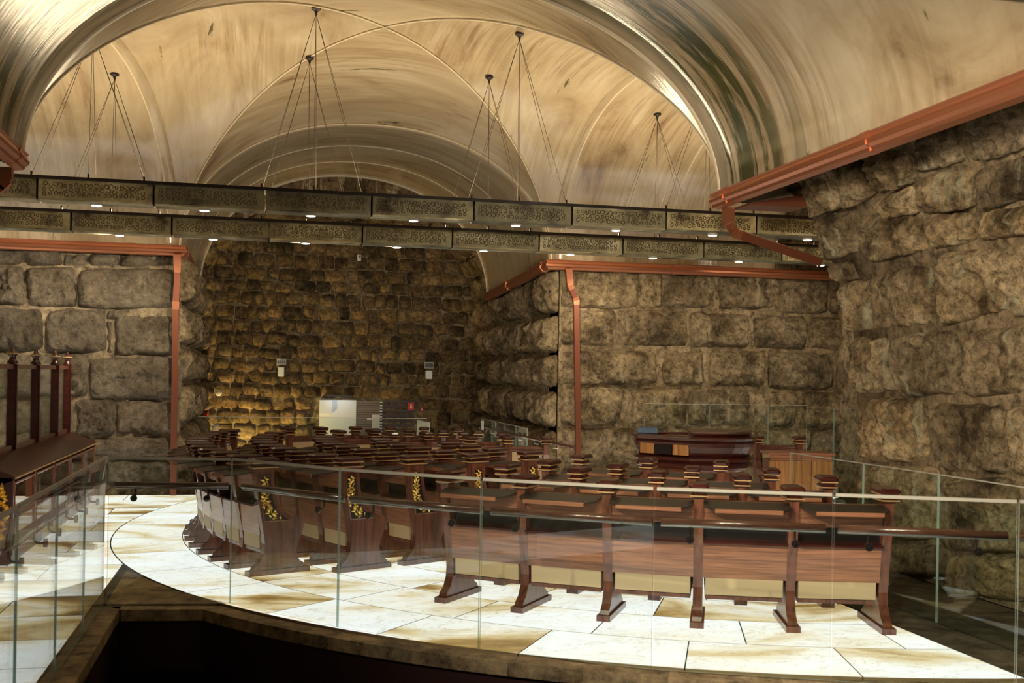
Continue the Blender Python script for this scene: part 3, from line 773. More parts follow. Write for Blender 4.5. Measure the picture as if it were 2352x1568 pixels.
def gutter(path, side, label, end_block=True):
    g_ = thing('roof_gutter', label, 'gutter', path[0])
    p0 = Vector(path[0]); loc = [Vector(p)-p0 for p in path]
    build('gutter_trough', sweep(loc, GP, side=side), 'copper', g_, smooth=False)
    # joint sleeves
    for a_, b_ in zip(loc, loc[1:]):
        Ln = (b_-a_).length; k = int(Ln//2.6)
        for i in range(k+1):
            s = (0.25+i*2.6)/Ln
            if s < 1:
                m = a_.lerp(b_, s); m2 = a_.lerp(b_, s+0.09/Ln)
                build('joint_sleeve', sweep([m, m2], [(d*1.04+(0.004 if d > 0 else 0), z*1.05) for d, z in GP], side=side), 'copper', g_)
    return g_
gN = gutter([v3(AR+0.02, BN+0.08, ZS+0.02), v3(AR+0.02, -4.8, ZS+0.02)], 1, 'long copper gutter sloping along the weathered block wall')
gL = gutter([v3(ALN-0.05, BN+0.05, ZS+0.02), v3(ALN-0.05, -4.8, ZS+0.02)], -1, 'short stretch of copper gutter ending before the brass beams')
gR = gutter([v3(9.4, BF+0.02, ZS), v3(AR+0.0, BF+0.02, ZS), v3(AR, BE-0.1, ZS-0.19)], -1, 'copper gutter above the brown block wall beyond the bimah')
gF = gutter([v3(-7.4, BF+0.02, ZS-0.02), v3(ALF, BF+0.02, ZS-0.02), v3(ALF, BE-0.3, ZS-0.17)], 1, 'copper gutter above the pale block wall beside the bookcase')
def pipe(pts, label, wdt=0.075, mats=('copper_dark', 'copper'), name='downpipe'):
    P = [Vector(p) for p in pts]; t = thing(name, label, 'downpipe', P[-1])
    loc = [p-P[-1] for p in P]
    def sq(path, w_):
        mb = MB(); rings = []
        for i, p in enumerate(path):
            tn = (path[min(i+1, len(path)-1)]-path[max(i-1, 0)]).normalized()
            a = Vector((1, 0, 0)); a = (a-tn*a.dot(tn)).normalized(); b_ = tn.cross(a)
            rings.append([p+a*(sx*w_/2)+b_*(sy*w_*0.4) for sx, sy in ((-1, -1), (1, -1), (1, 1), (-1, 1))])
        return mb.rings(rings)
    build('pipe', sq(loc, wdt), mats[0], t)
    build('outlet', sq([loc[0]+v3(0, 0, 0.0), loc[0].lerp(loc[1], 0.9)], wdt*1.25), mats[1], t)
    for k in range(1, len(loc)-1):
        build('elbow', sq([loc[k].lerp(loc[k-1], min(0.9, 0.05/(loc[k]-loc[k-1]).length)), loc[k], loc[k].lerp(loc[k+1], min(0.9, 0.07/(loc[k]-loc[k+1]).length))], wdt*1.12), mats[1], t)
    return t
def onbp(x, y, b): return on_b(x, y, b)
pipe([onbp(1306, 618, BF-0.1), onbp(1309, 655, BF-0.1), onbp(1323, 690, BF-0.08), v3(onbp(1331, 1040, BF-0.06).x, BF-0.06, 0.0)], 'copper downpipe with a kink at the corner of the brown block wall', 0.085)
pipe([onbp(407, 585, BF-0.1), onbp(408, 615, BF-0.1), onbp(404, 700, BF-0.09), v3(onbp(400, 985, BF-0.06).x, BF-0.06, 0.0)], 'copper downpipe at the corner of the pale block wall', 0.085)
pr = on_a(1675, 470, AR+0.12); pr = v3(AR+0.07, BN-0.02, ZS-0.06)
pipe([pr, pr+v3(0, 0, -0.16), pr+v3(0.10, 0.05, -0.24), v3(5.62, BN+0.12, 3.08)], 'slanting copper outlet pipe running from the gutter end to the weathered blocks', 0.085)
pl = v3(ALN-0.10, BN-0.05, ZS-0.06)
pipe([pl, pl+v3(0, 0, -0.12), pl+v3(-0.07, 0, -0.19), pl+v3(-0.62, 0.0, -0.26)], 'short bent copper outlet pipe under the end of the gutter', 0.085)
pipe([v3(6.38, BN+0.3, 2.0), v3(6.38, BN+0.3, 1.8), v3(6.38, BN+0.3, 0.0)], 'copper downpipe half hidden behind the weathered corner blocks', 0.10)
# folded copper soffit plates at the gutter ends
for (a, sg, gg) in ((AR+0.16, 1, gN), (ALN-0.2, -1, gL)):
    pts = [v3(a, BN+0.04, ZS-0.05), v3(a+0.58*sg, BN+0.04, ZS+0.06), v3(a+0.62*sg, BN+0.04, ZS-0.06), v3(a, BN+0.04, ZS-0.07)]
    build('soffit_plate', MB().prism([p-gg.location for p in pts], (0, -0.35, 0)), 'copper_dark', gg)

# ------------------------------------------------------------------ hanging brass beams
ring_me = []
for var in range(3):
    rnd = random.Random(var+3); mb = MB()
    for row_z, step in ((0.05, 0.05), (0.0, 0.062), (-0.048, 0.055)):
        x = -0.53+rnd.uniform(0, 0.02)
        while x < 0.53:
            r = rnd.uniform(0.016, 0.028); z = row_z+rnd.uniform(-.008, .008)
            a0 = rnd.uniform(0, 6.28); sp = rnd.choice((1, -1))
            path = [(x+r*(1-0.03*k)*math.cos(a0+sp*k*0.66), -0.001, z+r*(1-0.03*k)*math.sin(a0+sp*k*0.66)) for k in range(9 if rnd.random() < 0.5 else 11)]
            mb.tube(path, 0.0052, 5)
            x += step*rnd.uniform(0.85, 1.2)
    ring_me.append(fixn(mb.mesh('scroll_relief', 'brass_relief', True)))
panel_me = fixn(MB().prism([(-0.588, 0.0, -0.105), (0.588, 0.0, -0.105), (0.588, 0.0, 0.105), (-0.588, 0.0, 0.105)], (0, 0.02, 0)).mesh('beam_panel', 'brass'))
under_me = fixn(MB().box((0, 0.15, -0.112), (1.176, 0.30, 0.014)).mesh('beam_underside', 'brass'))
lamp_body = fixn(MB().lathe([(0.0, 0.02), (0.06, 0.02), (0.068, 0.0), (0.066, -0.018), (0.055, -0.02)], n=16).mesh('lamp_rim', 'lamp_rim', True))
lamp_lens = fixn(MB().lathe([(0.0, -0.005), (0.052, -0.005), (0.052, -0.024), (0.0, -0.026)], n=16).mesh('lamp_lens', 'lamp'))
anchor_me = fixn(MB().lathe([(0.0, 0.03), (0.055, 0.03), (0.055, 0.0), (0.02, -0.02), (0.012, -0.06), (0.0, -0.06)], n=12).mesh('cable_anchor', 'black_metal'))
# adjustable lamp heads: (beam, lamp number) -> point aimed at and share of the wash power
AIM = {(3.0, 0): (5.7, 9.0, 2.2, 3.8), (3.0, 1): (5.7, 8.2, 2.5, 2.8), (3.0, 2): (5.9, 9.6, 1.6, 2.4), (3.0, 3): (5.4, 7.6, 2.8, 1.1), (3.0, 4): (-0.5, 12.6, 3.8, 0.45),  # heads of the added, unseen near beam
       (14.4, 0): (-5.0, 17.0, 2.0, 1.4), (14.4, 1): (-3.0, 17.0, 1.8, 1.5), (14.4, 2): (-1.3, 20.2, 2.8, 0.9), (14.4, 3): (1.2, 23.6, 3.0, 1.3), (14.4, 5): (4.4, 19.8, 2.2, 1.1), (14.4, 6): (6.0, 17.0, 2.0, 0.6), (14.4, 8): (8.0, 17.0, 2.2, 0.6)}
def beam(b, ztop, a0, a1, joint0, lamp_px, label):
    zc = ztop-0.125
    t = thing('light_beam', label, 'light beam', (a0, b, zc))
    k = 0; a = joint0
    while a > a0: a -= 1.2
    while a < a1:
        c = a+0.6-a0
        build('top_rail', MB().box((c, 0.15, 0.122), (1.2, 0.34, 0.034)), 'black_metal', t)
        obj('beam_panel', panel_me, t, (c, 0, 0)); rl = obj('scroll_relief', ring_me[k % 3], t, (c, 0, 0)); rl['kind'] = 'stuff'
        obj('beam_panel', panel_me, t, (c, 0.30, 0), math.pi)
        obj('beam_underside', under_me, t, (c, 0, 0))
        k += 1; a += 1.2
    for la in ([(EYE+ray(x, y)*((b+0.13)/ray(x, y).y)).x for x, y in lamp_px] or [a0+0.6+1.2*i for i in range(5)]):
        o = obj('downlight', lamp_body, t, (la-a0, 0.13, -0.122)); obj('lamp_lens', lamp_lens, o)
        aim = AIM.get((b, len([q for q in t.children if q.name.startswith('downlight') and q.type == 'MESH'])-1))
        ld = bpy.data.lights.new('downlight_glow', 'SPOT'); ld.color = (1.0, 0.86, 0.64); ld.spot_blend = 0.8; ld.shadow_soft_size = 0.05
        ld.energy = WASH_W*aim[3] if aim else DOWN_W; ld.spot_size = math.radians(85 if aim else 140)
        lo = bpy.data.objects.new('downlight_glow', ld); COL.objects.link(lo); lo.parent = t; lo.location = (la-a0, 0.13, -0.17)
        if aim: lo.rotation_euler = (Vector(aim[:3])-Vector((la, b+0.13, zc-0.17))).to_track_quat('-Z', 'Y').to_euler()
    # upward facing light strips lying on the beam
    a = a0+0.3
    while a < a1-0.3:
        ld = bpy.data.lights.new('uplight_strip', 'AREA'); ld.shape = 'RECTANGLE'; ld.size = 1.9; ld.size_y = 0.12; ld.energy = UP_W*(1.5 if b > 14 else 0.15 if b < 8 else 1.0); ld.color = (1.0, 0.81, 0.52)
        lo = bpy.data.objects.new('uplight_strip', ld); COL.objects.link(lo); lo.parent = t; lo.location = (a+0.95-a0, 0.17, 0.17); lo.rotation_euler = (math.pi+(0.5 if b > 14 else 0.0), 0, 0)
        a += 2.0
    led = MB(); a = a0+0.1
    while a < a1-0.1:
        led.box((a-a0, 0.19, 0.142), (0.03, 0.012, 0.006)); a += 0.11
    ls = build('led_strip', led, 'led', t); ls['kind'] = 'stuff'
    for aa in ((0.52, 2.93) if b < 8 else (-4.3, -1.9, 0.52, 2.93, 5.36, 7.75)):
        if not a0 < aa < a1: continue
        zt = vh(aa, b+0.15)-0.03
        if aa > 8.2: continue
        an = obj('cable_anchor', anchor_me, t, (aa-a0, 0.15, zt-zc))
        top = v3(aa-a0, 0.15, zt-0.05-zc)
        for dx, dy in ((-0.58, -0.14), (-0.58, 0.14), (0.0, -0.14), (0.04, 0.14), (0.58, -0.14), (0.58, 0.14)):
            e = v3(aa-a0+dx, 0.15+dy, 0.139)
            build('cable', MB().tube([top, e], 0.0028, 5), 'cable', t, smooth=True)
            build('cable_clamp', MB().box(e+v3(0, 0, 0.02), (0.018, 0.018, 0.05)), 'black_metal', t)
    return t
beam(12.6, 3.91, -4.6, 8.6, on_b(85, 440, 12.6).x, [(222, 466), (470, 473), (714, 484), (950, 492), (1185, 502), (1415, 516), (1637, 527), (1855, 544)], 'tarnished brass light beam with scrollwork, hung nearest the arch edge')
beam(14.4, 3.80, -5.2, 9.2, on_b(163, 500, 14.4).x, [(275, 526), (490, 540), (702, 547), (912, 554), (1111, 561), (1310, 569), (1500, 578), (1697, 588), (1885, 600)], 'tarnished brass light beam with scrollwork, hung in front of the end wall')

beam(3.0, 3.42, -1.6, 4.2, -1.6, [], 'added tarnished brass light beam over the opening, out of view, lighting the near wall')  # unseen beam added to light the near right wall
# ------------------------------------------------------------------ pews
# divider outline in (t forward, z up); origin on the floor under the back edge
DIV = [(-0.03, 0.0), (-0.03, 0.035), (0.0, 0.045), (0.01, 0.075), (0.065, 0.115), (0.105, 0.19), (0.112, 0.28), (0.10, 0.36), (0.075, 0.50), (0.04, 0.68), (0.01, 0.86), (0.0, 0.965),
       (0.19, 0.965), (0.195, 0.84), (0.215, 0.72), (0.26, 0.62), (0.33, 0.545), (0.42, 0.505), (0.495, 0.49), (0.50, 0.43), (0.485, 0.36), (0.45, 0.29), (0.43, 0.22), (0.435, 0.15), (0.465, 0.105), (0.515, 0.075), (0.525, 0.045), (0.55, 0.035), (0.55, 0.0)]
def div_mesh(w_):
    mb = MB(); k = len(DIV)
    mb.prism([(-w_/2, t, z) for t, z in DIV], (w_, 0, 0))
    mb.box((0, 0.26, 0.022), (w_+0.035, 0.60, 0.044))
    return fixn(mb.mesh('divider', 'wood'))
def rbox(mb, c, d, bev=0.012, mi=0):
    """box with chamfered vertical and horizontal edges"""
    x, y, z = d[0]/2, d[1]/2, d[2]/2; rings = []
    for zz, inset in ((-z, bev), (-z+bev, 0), (z-bev, 0), (z, bev)):
        X, Y = x-inset, y-inset; e = bev*1.5
        rings.append([(c[0]+px, c[1]+py, c[2]+zz) for px, py in ((-X+e, -Y), (X-e, -Y), (X, -Y+e), (X, Y-e), (X-e, Y), (-X+e, Y), (-X, Y-e), (-X, -Y+e))])
    return mb.rings(rings, mi)
cap_low = MB(); rbox(cap_low, (0, 0.095, 0.978), (0.125, 0.245, 0.028), 0.008)
cap_mid = MB(); rbox(cap_mid, (0, 0.095, 1.006), (0.09, 0.20, 0.03), 0.004)
cap_top = MB(); rbox(cap_top, (0, 0.095, 1.043), (0.15, 0.275, 0.046), 0.015)
CAPM = [fixn(cap_low.mesh('cap_moulding', 'wood_red')), fixn(cap_mid.mesh('cap_neck', 'wood_red')), fixn(cap_top.mesh('cap', 'wood_red'))]
bead = MB(); bead.box((0, 0.095, 0.978), (0.130, 0.250, 0.009)); bead.box((0, 0.095, 1.0195), (0.134, 0.256, 0.008))
BEAD = fixn(bead.mesh('cap_bead', 'gold_line'))
DIVM = {0.07: div_mesh(0.07)}
# carved gold panel on aisle ends (on the -x side of the divider)
INL = [(0.045, 0.90), (0.155, 0.90), (0.16, 0.82), (0.18, 0.70), (0.225, 0.60), (0.30, 0.525), (0.36, 0.49), (0.10, 0.49), (0.075, 0.62), (0.05, 0.78)]
inlay = fixn(MB().prism([(-0.036, t, z) for t, z in INL], (-0.006, 0, 0)).mesh('inlay_panel', 'black'))
frm = MB()
for i in range(len(INL)):
    p, q = INL[i], INL[(i+1) % len(INL)]
    frm.tube([(-0.042, p[0], p[1]), (-0.042, q[0], q[1])], 0.008, 5)
frame_me = fixn(frm.mesh('inlay_frame', 'wood'))
gold = MB(); rnd = random.Random(5)
for k in range(34):
    s = k/33; z = 0.885-0.375*s
    tc = 0.10+0.005*math.sin(k)+0.14*max(0, s-0.55)**1.2*2.2
    wd = 0.032+0.05*max(0, s-0.5)
    t = tc+wd*math.sin(k*2.4)*0.85
    r = rnd.uniform(0.011, 0.017)*(1+0.5*s); th = rnd.uniform(0, 3.14)
    c = Vector((-0.046, t, z)); u = Vector((0, math.cos(th), math.sin(th))); v = Vector((0, -math.sin(th), math.cos(th))); n = Vector((-1, 0, 0))
    gold.add([c+u*r*1.5, c+v*r*0.75, c-u*r*1.5, c-v*r*0.75, c+n*0.012], [(0, 1, 4), (1, 2, 4), (2, 3, 4), (3, 0, 4)])
gold.tube([(-0.044, 0.10+0.012*math.sin(i)+0.14*max(0, i/19-0.55)**1.2*2.2, 0.885-0.375*i/19) for i in range(20)], 0.005, 5)
gold_me = fixn(gold.mesh('gold_carving', 'gold', False))

SEATC = {}
def seat_meshes(W):
    k = round(W, 2)
    if k in SEATC: return SEATC[k]
    W = k; h = W/2
    def ext(pts, w_, mat, nm, smooth=False):
        return fixn(MB().prism([(-w_/2, t, z) for t, z in pts], (w_, 0, 0)).mesh(nm, mat, smooth))
    r = {}
    r['back_panel'] = ext([(0.05, 0.765), (0.075, 0.765), (0.05, 0.925), (0.025, 0.925)], W, 'wood_panel', 'back_panel')
    r['lower_panel'] = ext([(0.098, 0.355), (0.125, 0.355), (0.085, 0.64), (0.058, 0.64)], W, 'wood_panel', 'lower_panel')
    r['rack_shelf'] = ext([(0.01, 0.625), (0.13, 0.64), (0.13, 0.655), (0.01, 0.64)], W, 'wood_red', 'rack_shelf')
    r['rack_shade'] = ext([(0.125, 0.60), (0.135, 0.60), (0.092, 0.90), (0.082, 0.90)], W, 'black', 'rack_shade')  # black board: shade of the rack cavity put into its colour
    mb = MB(); e = 0.07
    tp = [(-h, 0.03, 0.940), (h, 0.03, 0.940), (h, -0.13, 0.922), (h-e, -0.23, 0.910), (-h+e, -0.23, 0.910), (-h, -0.13, 0.922)]
    mb.prism(tp, (0, 0, -0.014), 0)
    r['bookrest'] = fixn(mb.mesh('bookrest', 'leather_dark'))
    mb = MB(); mb.prism([(-h+e, -0.228, 0.914), (h-e, -0.228, 0.914), (h-e, -0.228, 0.884), (-h+e, -0.228, 0.884)], (0, -0.014, 0))
    r['bookrest_lip'] = fixn(mb.mesh('bookrest_lip', 'wood_panel'))
    r['seat'] = ext([(0.11, 0.225), (0.10, 0.36), (0.15, 0.43), (0.46, 0.455), (0.50, 0.435), (0.50, 0.39), (0.42, 0.33), (0.20, 0.215)], W-0.05, 'beige', 'seat')
    r['seat_rail'] = ext([(0.12, 0.19), (0.20, 0.195), (0.20, 0.214), (0.12, 0.218)], W-0.05, 'wood', 'seat_rail')
    r['back_cushion'] = ext([(0.14, 0.48), (0.185, 0.50), (0.17, 0.70), (0.14, 0.865), (0.10, 0.865), (0.128, 0.68)], W-0.06, 'beige', 'back_cushion')
    r['top_rail'] = ext([(0.06, 0.872), (0.15, 0.872), (0.155, 0.895), (0.14, 0.905), (0.145, 0.925), (0.12, 0.938), (0.06, 0.938)], W, 'wood', 'top_rail')
    SEATC[k] = r
    return r
def pew(pts, label, carve=None, facing=None, rest=True, name='pew'):
    """pts: divider foot positions ordered along the row; carve: index of the carved aisle end (0 or -1)"""
    P = [Vector((p[0], p[1], 0)) for p in pts]
    c = sum(P, Vector())/len(P)
    t_ = thing(name, label, 'pew', c)
    dirs = []
    for i, p in enumerate(P):
        tg = (P[min(i+1, len(P)-1)]-P[max(i-1, 0)]).normalized()
        n = Vector((-tg.y, tg.x, 0))
        tgt = facing if facing else C0
        if n.dot(tgt-p) < 0: n = -n
        dirs.append(n)
    for i, p in enumerate(P):
        n = dirs[i]; rz = math.atan2(n.y, n.x)-math.pi/2
        d = obj('divider', DIVM[0.07], t_, p-c, rz)
        for me in CAPM: obj(me.name.split('.')[0], me, d)
        obj('cap_bead', BEAD, d)
        if carve is not None and i == (carve % len(P)):
            other = P[i+1] if i == 0 else P[i-1]
            xl = Vector((math.cos(rz), math.sin(rz), 0))
            flip = (other-p).dot(xl) < 0      # the aisle side must be -x of the divider, else mirror
            for me in (inlay, frame_me, gold_me):
                q = obj(me.name.split('.')[0], me, d)
                if flip: q.scale = (-1, 1, 1)
    for i in range(len(P)-1):
        p, q = P[i], P[i+1]; mid = (p+q)/2; tg = (q-p); W = tg.length-0.075
        n = (dirs[i]+dirs[i+1]).normalized(); rz = math.atan2(n.y, n.x)-math.pi/2
        for nm, me in seat_meshes(W).items():
            if not rest and nm.startswith('bookrest'): continue
            obj(nm, me, t_, mid-c, rz)
    return t_
def arc_row(r, d0, d1, n):
    """degrees measured from the -x direction, negative towards the visitor platform"""
    return [(C0.x-r*math.cos(math.radians(d)), C0.y+r*math.sin(math.radians(d))) for d in [d0+(d1-d0)*i/(n-1) for i in range(n)]]
pew(arc_row(6.42, -27.8, 17.5, 12), 'longest curved mahogany pew, outermost row of the left seating', carve=0)
pew(arc_row(5.70, -30.8, 14.0, 10), 'curved mahogany pew in the second row inside the outermost one', carve=0)
pew(arc_row(4.98, -31.5, 7.0, 8), 'curved mahogany pew in the middle row of the left seating', carve=0)
pew(arc_row(4.30, -33.5, 1.0, 6), 'curved mahogany pew in the fourth row of the left seating', carve=0)
pew(arc_row(3.60, -35.0, -9.0, 4), 'short curved mahogany pew, innermost row of the left seating', carve=0)
def px_row(pts, zt=1.066):
    return [on_z(x, y, zt) for x, y in pts]
def smooth_row(r, p_first, p_last, n):
    f = lambda p: math.degrees(math.atan2(p.y-C0.y, -(p.x-C0.x)))
    return arc_row(r, f(p_first), f(p_last), n)
def dist(p): return math.hypot(p.x-C0.x, p.y-C0.y)
f1, l1 = on_z(1040, 1392), on_z(2000, 1450)
def chord_row(r, f_, l_, n): return smooth_row(r, f_, l_, n)
rr = px_row([(1031, 1080), (2037, 1120)])
pew(smooth_row((dist(rr[0])+dist(rr[1]))/2+0.06, rr[0], rr[1], 6), 'five-seat mahogany pew with its panelled back turned to the glass balustrade')
rr = px_row([(1165, 1064), (1900, 1093)])
pew(smooth_row((dist(rr[0])+dist(rr[1]))/2+0.06, rr[0], rr[1], 5), 'four-seat mahogany pew in front of the five-seat one')
rr = px_row([(1249, 1057), (1766, 1074)])
pew(smooth_row((dist(rr[0])+dist(rr[1]))/2+0.06, rr[0], rr[1], 4), 'three-seat mahogany pew between the four-seat one and the bimah')
rr = px_row([(1326, 1045), (1654, 1056)])
pew(smooth_row((dist(rr[0])+dist(rr[1]))/2+0.06, rr[0], rr[1], 3), 'two-seat mahogany pew nearest the round bimah')
FT = Vector((2.6, 9.0, 0))
pew([(0.30, 15.72), (0.78, 15.94), (1.30, 16.06), (1.82, 16.10), (2.34, 16.06), (2.84, 15.95)], 'mahogany pew facing the platform, back row before the far glass railing', carve=0, facing=FT)
pew([(0.97, 15.08), (1.47, 15.28), (1.99, 15.36), (2.51, 15.32), (3.0, 15.2)], 'mahogany pew facing the platform, second row from the far glass railing', carve=0, facing=FT)
pew([(1.62, 14.5), (2.14, 14.68), (2.68, 14.68), (3.2, 14.56)], 'mahogany pew facing the platform, third row from the far glass railing', carve=0, facing=FT)
pew([(2.56, 13.76), (3.08, 13.84), (3.60, 13.76)], 'two-seat mahogany pew facing the platform, before the third row', carve=0, facing=FT)

# ------------------------------------------------------------------ bimah
def sweep_outline(outline, prof):
    mb = MB(); n = len(outline); rings = []
    for off, z in prof:
        ring = []
        for i in range(n):
            p0, p1, p2 = outline[i-1], outline[i], outline[(i+1) % n]
            e1 = Vector((p1[1]-p0[1], p0[0]-p1[0])).normalized(); e2 = Vector((p2[1]-p1[1], p1[0]-p2[0])).normalized()
            m = (e1+e2).normalized(); k = 1/max(0.5, m.dot(e1))
            ring.append((p1[0]+m.x*off*k, p1[1]+m.y*off*k, z))
        rings.append(ring)
    return mb.rings(rings)
bc = on_z(1612, 1085, 0.62); bc = v3(5.15, 12.45, 0)
bim = thing('bimah', 'round-ended polished mahogany bimah with stepped mouldings', 'bimah', bc, -YAW); bim.scale = (1, 1, 1.065)
out = [(-0.74, 0.20), (-0.74, -0.02), (-0.70, -0.08), (-0.16, -0.52)]
for k in range(13):
    th = math.radians(-100+k*15); out.append((0.20+0.52*math.cos(th), 0.0+0.55*math.sin(th)))
out += [(-0.30, 0.50), (-0.62, 0.34)]
build('bimah_plinth', sweep_outline(out, [(-0.06, 0), (-0.06, 0.10), (-0.09, 0.12), (-0.12, 0.14)]), 'wood_red', bim)
build('bimah_body', sweep_outline(out, [(-0.13, 0.12), (-0.13, 0.70), (-0.10, 0.74)]), 'wood', bim)
build('bimah_cornice', sweep_outline(out, [(-0.10, 0.72), (-0.03, 0.75), (-0.03, 0.78), (-0.06, 0.80), (-0.01, 0.83), (-0.01, 0.855), (-0.07, 0.87), (-0.04, 0.92), (-0.01, 0.98), (0.0, 1.02), (-0.02, 1.04)]), 'wood_red', bim)
build('bimah_rim', sweep_outline(out, [(-0.04, 1.035), (0.01, 1.05), (0.02, 1.075), (0.01, 1.09), (-0.05, 1.10), (-0.09, 1.09), (-0.10, 1.05)]), 'wood_red', bim)
build('bimah_top', MB().prism([(x*0.9, y*0.9, 1.06) for x, y in out], (0, 0, 0.012)), 'brown_cloth', bim)
dsk = [(-0.12, -0.54)]+[(0.20+0.47*math.cos(math.radians(-95+k*16)), 0.53*math.sin(math.radians(-95+k*16))) for k in range(12)]+[(-0.05, 0.3)]
build('reading_desk', sweep_outline(dsk, [(-0.02, 1.08), (0.0, 1.10), (-0.015, 1.11), (0.005, 1.12), (0.005, 1.135), (-0.03, 1.15)]), 'wood_red', bim)
def fp(t): return (-0.70+0.54*t, -0.08-0.44*t)
for (p, q, z0, z1, mt, nm) in ((fp(0.03), fp(0.30), 0.885, 1.0, 'wood_light', 'flank_panel'), (fp(0.32), fp(0.66), 0.885, 0.995, 'black', 'flank_inset'), (fp(0.68), fp(0.98), 0.885, 1.0, 'wood_light', 'flank_panel'),
                            (fp(0.12), fp(0.48), 0.30, 0.68, 'wood_panel', 'door_panel'), (fp(0.53), fp(0.88), 0.30, 0.68, 'wood_panel', 'door_panel')):
    p, q = Vector((*p, 0)), Vector((*q, 0)); n = Vector((q.y-p.y, p.x-q.x, 0)).normalized()
    sgn = 1 if n.dot((p+q)/2) > 0 else -1; n = n*sgn
    off = n*(-0.02) if z1 > 0.7 else n*(-0.12)
    build(nm, MB().prism([p+off+Vector((0, 0, z0)), q+off+Vector((0, 0, z0)), q+off+Vector((0, 0, z1)), p+off+Vector((0, 0, z1))], n*0.02), mt, bim)
kn = build('door_knob', MB().lathe([(0.0, 0.0), (0.018, 0.004), (0.02, 0.015), (0.012, 0.028), (0, 0.03)], (-0.39, -0.24, 0.55), 10), 'gold', bim, smooth=True)
# dark blue book cover on the bimah
bk = thing('prayer_book', 'dark blue cloth-covered book lying on the bimah rim', 'book', (0, 0, 0))
bpos = bim.matrix_basis @ Vector((-0.58, 0.06, 1.1015))
bk.location = bpos; bk.rotation_euler = (0, 0, -YAW-0.1)
m1 = MB(); rbox(m1, (0, 0, 0.006), (0.24, 0.17, 0.012), 0.003); rbox(m1, (0, 0, 0.062), (0.24, 0.17, 0.012), 0.003); m1.box((0, -0.079, 0.034), (0.238, 0.012, 0.062))
build('book_cover', m1, 'blue', bk); build('book_pages', MB().box((0, 0.0, 0.034), (0.225, 0.145, 0.044)), 'paper', bk)
# slatted wooden counter behind the bimah
ct = thing('wooden_counter', 'bright striped wood counter beside the bimah', 'counter', on_z(1810, 1130, 0.62)*0, 0)
cp = v3(6.75, 12.9, 0); ct.location = cp; ct.rotation_euler = (0, 0, -YAW)
for k in range(3):
    build('front_board', MB().box((-0.27+0.27*k, -0.15, 0.42), (0.262, 0.03, 0.80)), 'wood_light', ct)
build('counter_body', MB().box((0, 0.05, 0.42), (0.80, 0.36, 0.82)), 'wood', ct)
for k in range(2): build('drawer', MB().box((-0.2+0.4*k, -0.155, 0.86), (0.385, 0.03, 0.07)), 'wood_panel', ct)
build('counter_top', MB().box((0, 0.03, 0.91), (0.86, 0.46, 0.03)), 'wood_panel', ct)
pew([(6.75, 14.15), (7.32, 14.02)], 'single mahogany seat standing behind the striped wood counter', facing=Vector((5, 5, 0)))

# ------------------------------------------------------------------ bookcase with glazed screen on the left
bcx, b0, b1 = -2.27, 10.92, 15.98
bc_ = thing('bookcase', 'long mahogany bookcase with gold carving and glazed screen on top', 'bookcase', (bcx, b0, 0))
Ln = b1-b0
build('case_body', MB().box((-0.37, Ln/2, 0.36), (0.36, Ln, 0.68)), 'wood_red', bc_)
build('plinth', MB().box((-0.10, Ln/2, 0.05), (0.16, Ln, 0.10)), 'wood_red', bc_)
mb = MB(); mb.prism([(0.03, -0.03, 0.80), (0.03, -0.03, 0.83), (-0.30, -0.03, 0.965), (-0.55, -0.03, 0.965), (-0.55, -0.03, 0.70), (-0.10, -0.03, 0.75)], (0, Ln+0.06, 0))
build('sloping_top', mb, 'wood_red', bc_)
build('end_panel', MB().box((-0.26, -0.01, 0.42), (0.54, 0.04, 0.80)), 'wood_red', bc_)
for z in (0.455, 0.1135): build('shelf_board', MB().box((-0.10, Ln/2, z), (0.18, Ln, 0.025)), 'wood', bc_)
for k in range(6):
    build('upright', MB().box((-0.10, min(Ln-0.02, max(0.02, k*Ln/5)), 0.45), (0.23, 0.045, 0.72)), 'wood', bc_)
    if k < 5:
        for z in (0.29, 0.62):
            f = build('glazed_door', MB().tube([(0.016, k*Ln/5+0.05, z-0.14), (0.016, (k+1)*Ln/5-0.05, z-0.14), (0.016, (k+1)*Ln/5-0.05, z+0.14), (0.016, k*Ln/5+0.05, z+0.14)], 0.011, 4, close=True), 'wood_panel', bc_)
            build('door_glass', MB().box((0.008, (k+0.5)*Ln/5, z), (0.006, Ln/5-0.12, 0.27)), 'glass', f)
build('beading', MB().box((0.035, Ln/2, 0.815), (0.012, Ln+0.04, 0.012)), 'gold_line', bc_)
gm = MB(); rnd = random.Random(11)
for k in range(60):
    s = k/59; z = 0.74-0.5*s; x = -0.12+0.07*math.sin(k*1.9)*(0.5+0.7*math.sin(math.pi*s))
    r = rnd.uniform(0.022, 0.036); th = rnd.uniform(0, 3.14)
    c = Vector((x, -0.035, z)); u = Vector((math.cos(th), 0, math.sin(th))); v = Vector((-math.sin(th), 0, math.cos(th))); n = Vector((0, -1, 0))
    gm.add([c+u*r*1.4, c+v*r*0.7, c-u*r*1.4, c-v*r*0.7, c+n*0.03], [(0, 1, 4), (1, 2, 4), (2, 3, 4), (3, 0, 4)])
build('gold_carving', gm, 'gold', bc_)
posts = [16.25-1.22*k for k in range(5)]; posts[0] = 15.93
posts = [p for p in posts if p > b0-0.1]
xs = -0.36
